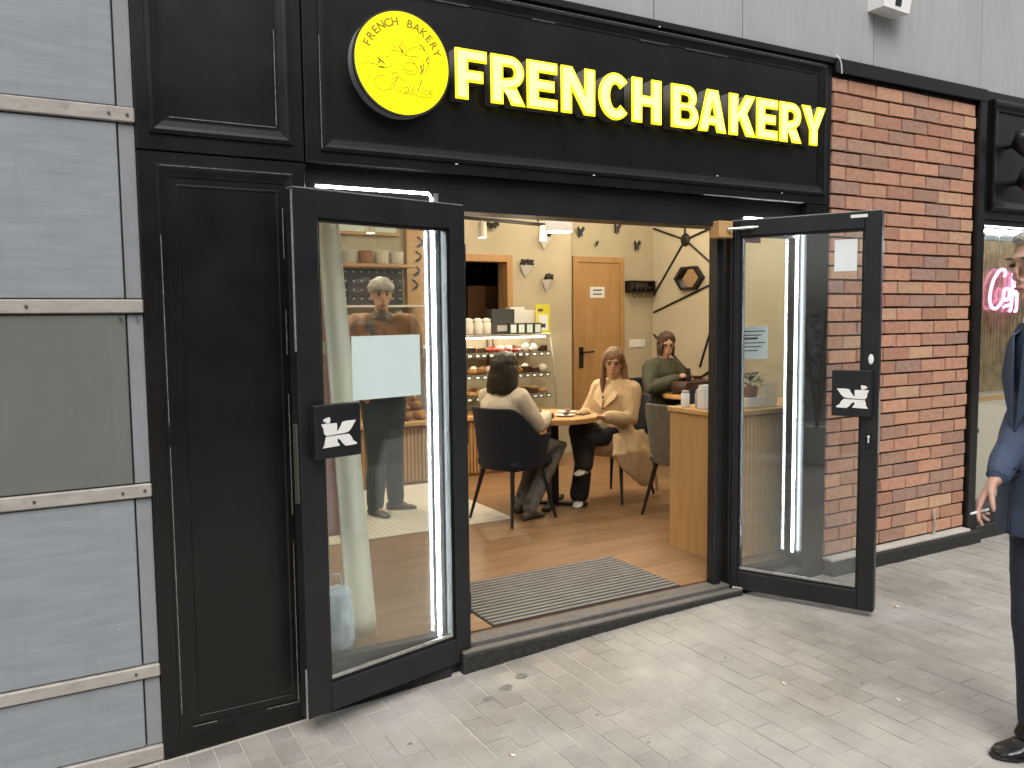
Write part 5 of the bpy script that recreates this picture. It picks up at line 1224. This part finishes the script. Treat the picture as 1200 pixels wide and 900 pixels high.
mb.loft([(J['pel']+UPV*.10, rm*.19, fm*.145), (J['pel']-UPV*.02, rm*.215, fm*.165), (J['pel']-UPV*.14, rm*.225, fm*.175), (J['pel']-UPV*.20, rm*.222, fm*.172)], 20)
remesh('blazer', mb, M['suit'], pr, off, .008, 3, .010, 11, .5)
for q in (-1, 1):
    n0 = J['neck']; c0_ = J['chest']
    mb = MB(); mb.add([n0+rm*q*.085-fm*.03+UPV*.015, n0+rm*q*.115+fm*.075-UPV*.08, c0_+UPV*.06+rm*q*.10+fm*.158, c0_-UPV*.12+rm*q*.012+fm*.178, n0-UPV*.05+rm*q*.030+fm*.118], [(0, 1, 2, 3, 4)])
    o = mb.build('lapel', M['suit'], pr, off); so_ = o.modifiers.new('s', 'SOLIDIFY'); so_.thickness = .008
MB().loft([(J['neck']-UPV*.01+fm*.005, rm*.082, fm*.080), (J['neck']+UPV*.045+fm*.012, rm*.066, fm*.066)], 18, cap=False).build('shirt_collar', M['white'], pr, off, True)
MB().tube(catmull([J['chest']-UPV*.12+fm*.172, J['pel']+UPV*.08+fm*.166, J['pel']-UPV*.06+fm*.178, J['pel']-UPV*.19+fm*.182]), .006, 6).build('front_edge', M['suit2'], pr, off, True)
for z in (.12, .02): MB().ell(J['pel']+UPV*z+fm*.172-rm*.02, .009, .009, .009, n=8, m_=4).build('button', M['blk'], pr, off)
w_ = J['wr'+near]; e_ = J['el'+near]; dd = (w_-e_).normalized()
MB().tube([w_-dd*.03, w_-dd*.002], .036, 16).build('shirt_cuff', M['suit'], pr, off, True)
for k in range(3): MB().ell(w_-dd*(.05+.02*k)+V((.0, -.043, .0)), .006, .004, .006, n=8, m_=4).build('cuff_button', M['blk'], pr, off)
remesh('trousers', trousers_mesh(J, 1.18, 1.12), M['suit2'], pr, off, .010, 4, .006, 8)
for n_ in 'LR':
    mb = MB(); shoe(mb, J['an'+n_], J['toe'+n_], .048, .095); limb(mb, [J['an'+n_]+UPV*.05, J['an'+n_]+(J['toe'+n_]-J['an'+n_])*.25+UPV*.005, V((J['an'+n_].x, J['an'+n_].y, Pm.z+.05))], [.052, .05, .05]); remesh('shoe', mb, M['shoeblack'], pr, off, .006, 3)
    d = (J['toe'+n_]-J['an'+n_]); d.z = 0; d.normalize(); mb = MB(); a = J['an'+n_]-d*.07; c = J['toe'+n_]+d*.012
    mb.loft([(V((a.x, a.y, Pm.z+.008)).lerp(V((c.x, c.y, Pm.z+.008)), t), d.cross(UPV)*.052*ww, UPV*.008) for t, ww in ((0, .5), (.1, .8), (.4, .85), (.75, 1.02), (.92, .7), (1, .3))], 10).build('sole', M['blk'], pr, off)
h_ = J['head']; lk = J['look'].normalized(); rk_ = lk.cross(UPV).normalized()
mb = MB(); mb.ell(h_+UPV*.045-lk*.030, .087, .098, .090, (rk_, lk, UPV)); mb.ell(h_-UPV*.01-lk*.065, .078, .05, .085, (rk_, lk, UPV)); mb.ell(h_+UPV*.095+lk*.045, .06, .05, .03, (rk_, lk, UPV)); remesh('hair', mb, M['hairgrey'], pr, off, .008, 2, .006, 30)
ci = thing('cigarette', 'white cigarette held in the hand of the man in navy', 'cigarette', (0, 0, 0))
c0 = fy(1138, 602, -1.70); c1 = fy(1158, 597, -1.70)
MB().tube([c1, c1.lerp(c0, .7)], .0042, 8).build('paper', M['white'], ci); MB().tube([c1.lerp(c0, .7), c0], .0042, 8).build('filter', M['paper'], ci)

# ------------------------------------------------------------------ litter, reflections' far side
for i, (px, py) in enumerate(((1051, 712), (1052, 821), (918, 800), (600, 866), (444, 885))):
    p = fz(px, py, .0); p.z = gz(p.x)+.004
    a = random.uniform(0, 3)
    d = V((math.cos(a), math.sin(a), 0))*.012
    o = MB().tube([p-d, p+d*.3], .0038, 8).build('cigarette_butt', M['white']); tag(o, 'white cigarette butt lying on the grey pavers', 'cigarette butt', 'cigarette butts on the pavement')
    MB().tube([p+d*.31, p+d], .0037, 8).build('filter', M['bun'], o)
# opposite side of the street (seen only mirrored in the glass)
ob = thing('opposite_building', 'stone building across the street mirrored in the door glass', 'building', (0, 0, 0))
box('wall', M['stonec'], ob, -30, 40, -19.2, -18, -.24, 11)
for i in range(20):
    for j in range(3):
        x = -28+i*3.3; z = .6+j*3.5; box('window', M['dglass'], ob, x, x+1.7, -17.99, -17.9, z, z+2.2)
pt = thing('tall_planter', 'tall dark leafy plant in a grey tub further along the pavement', 'plant', (-2.3, -1.75, gz(-2.3)))
o = MB().lathe((0, 0, 0), [(.20, 0), (.22, .02), (.27, .48), (.25, .48), (.24, .44)], 20).build('tub', M['white'], pt); smoothang(o)
mb = MB(); lf2 = MB()
for k in range(5):
    a = k*1.26; top = V((.22*math.cos(a), .22*math.sin(a), 1.5+.1*k)); mb.tube(catmull([(0, 0, .4), (.06*math.cos(a), .06*math.sin(a), .9), top]), [.016]*12+[.008], 6)
mb.build('stem', M['dwood'], pt)
for k in range(420):
    a = random.uniform(0, 6.28); r_ = random.uniform(.03, .40); h = random.uniform(.7, 1.95); c = V((r_*math.cos(a), r_*math.sin(a), h)); d = V((math.cos(a), math.sin(a), random.uniform(-.4, .6))).normalized()*.085; s_ = d.cross(UPV).normalized()*.03
    lf2.add([c-d, c+s_, c+d, c-s_], [(0, 1, 2, 3)])
lf2.build('foliage', M['leaf'], pt)
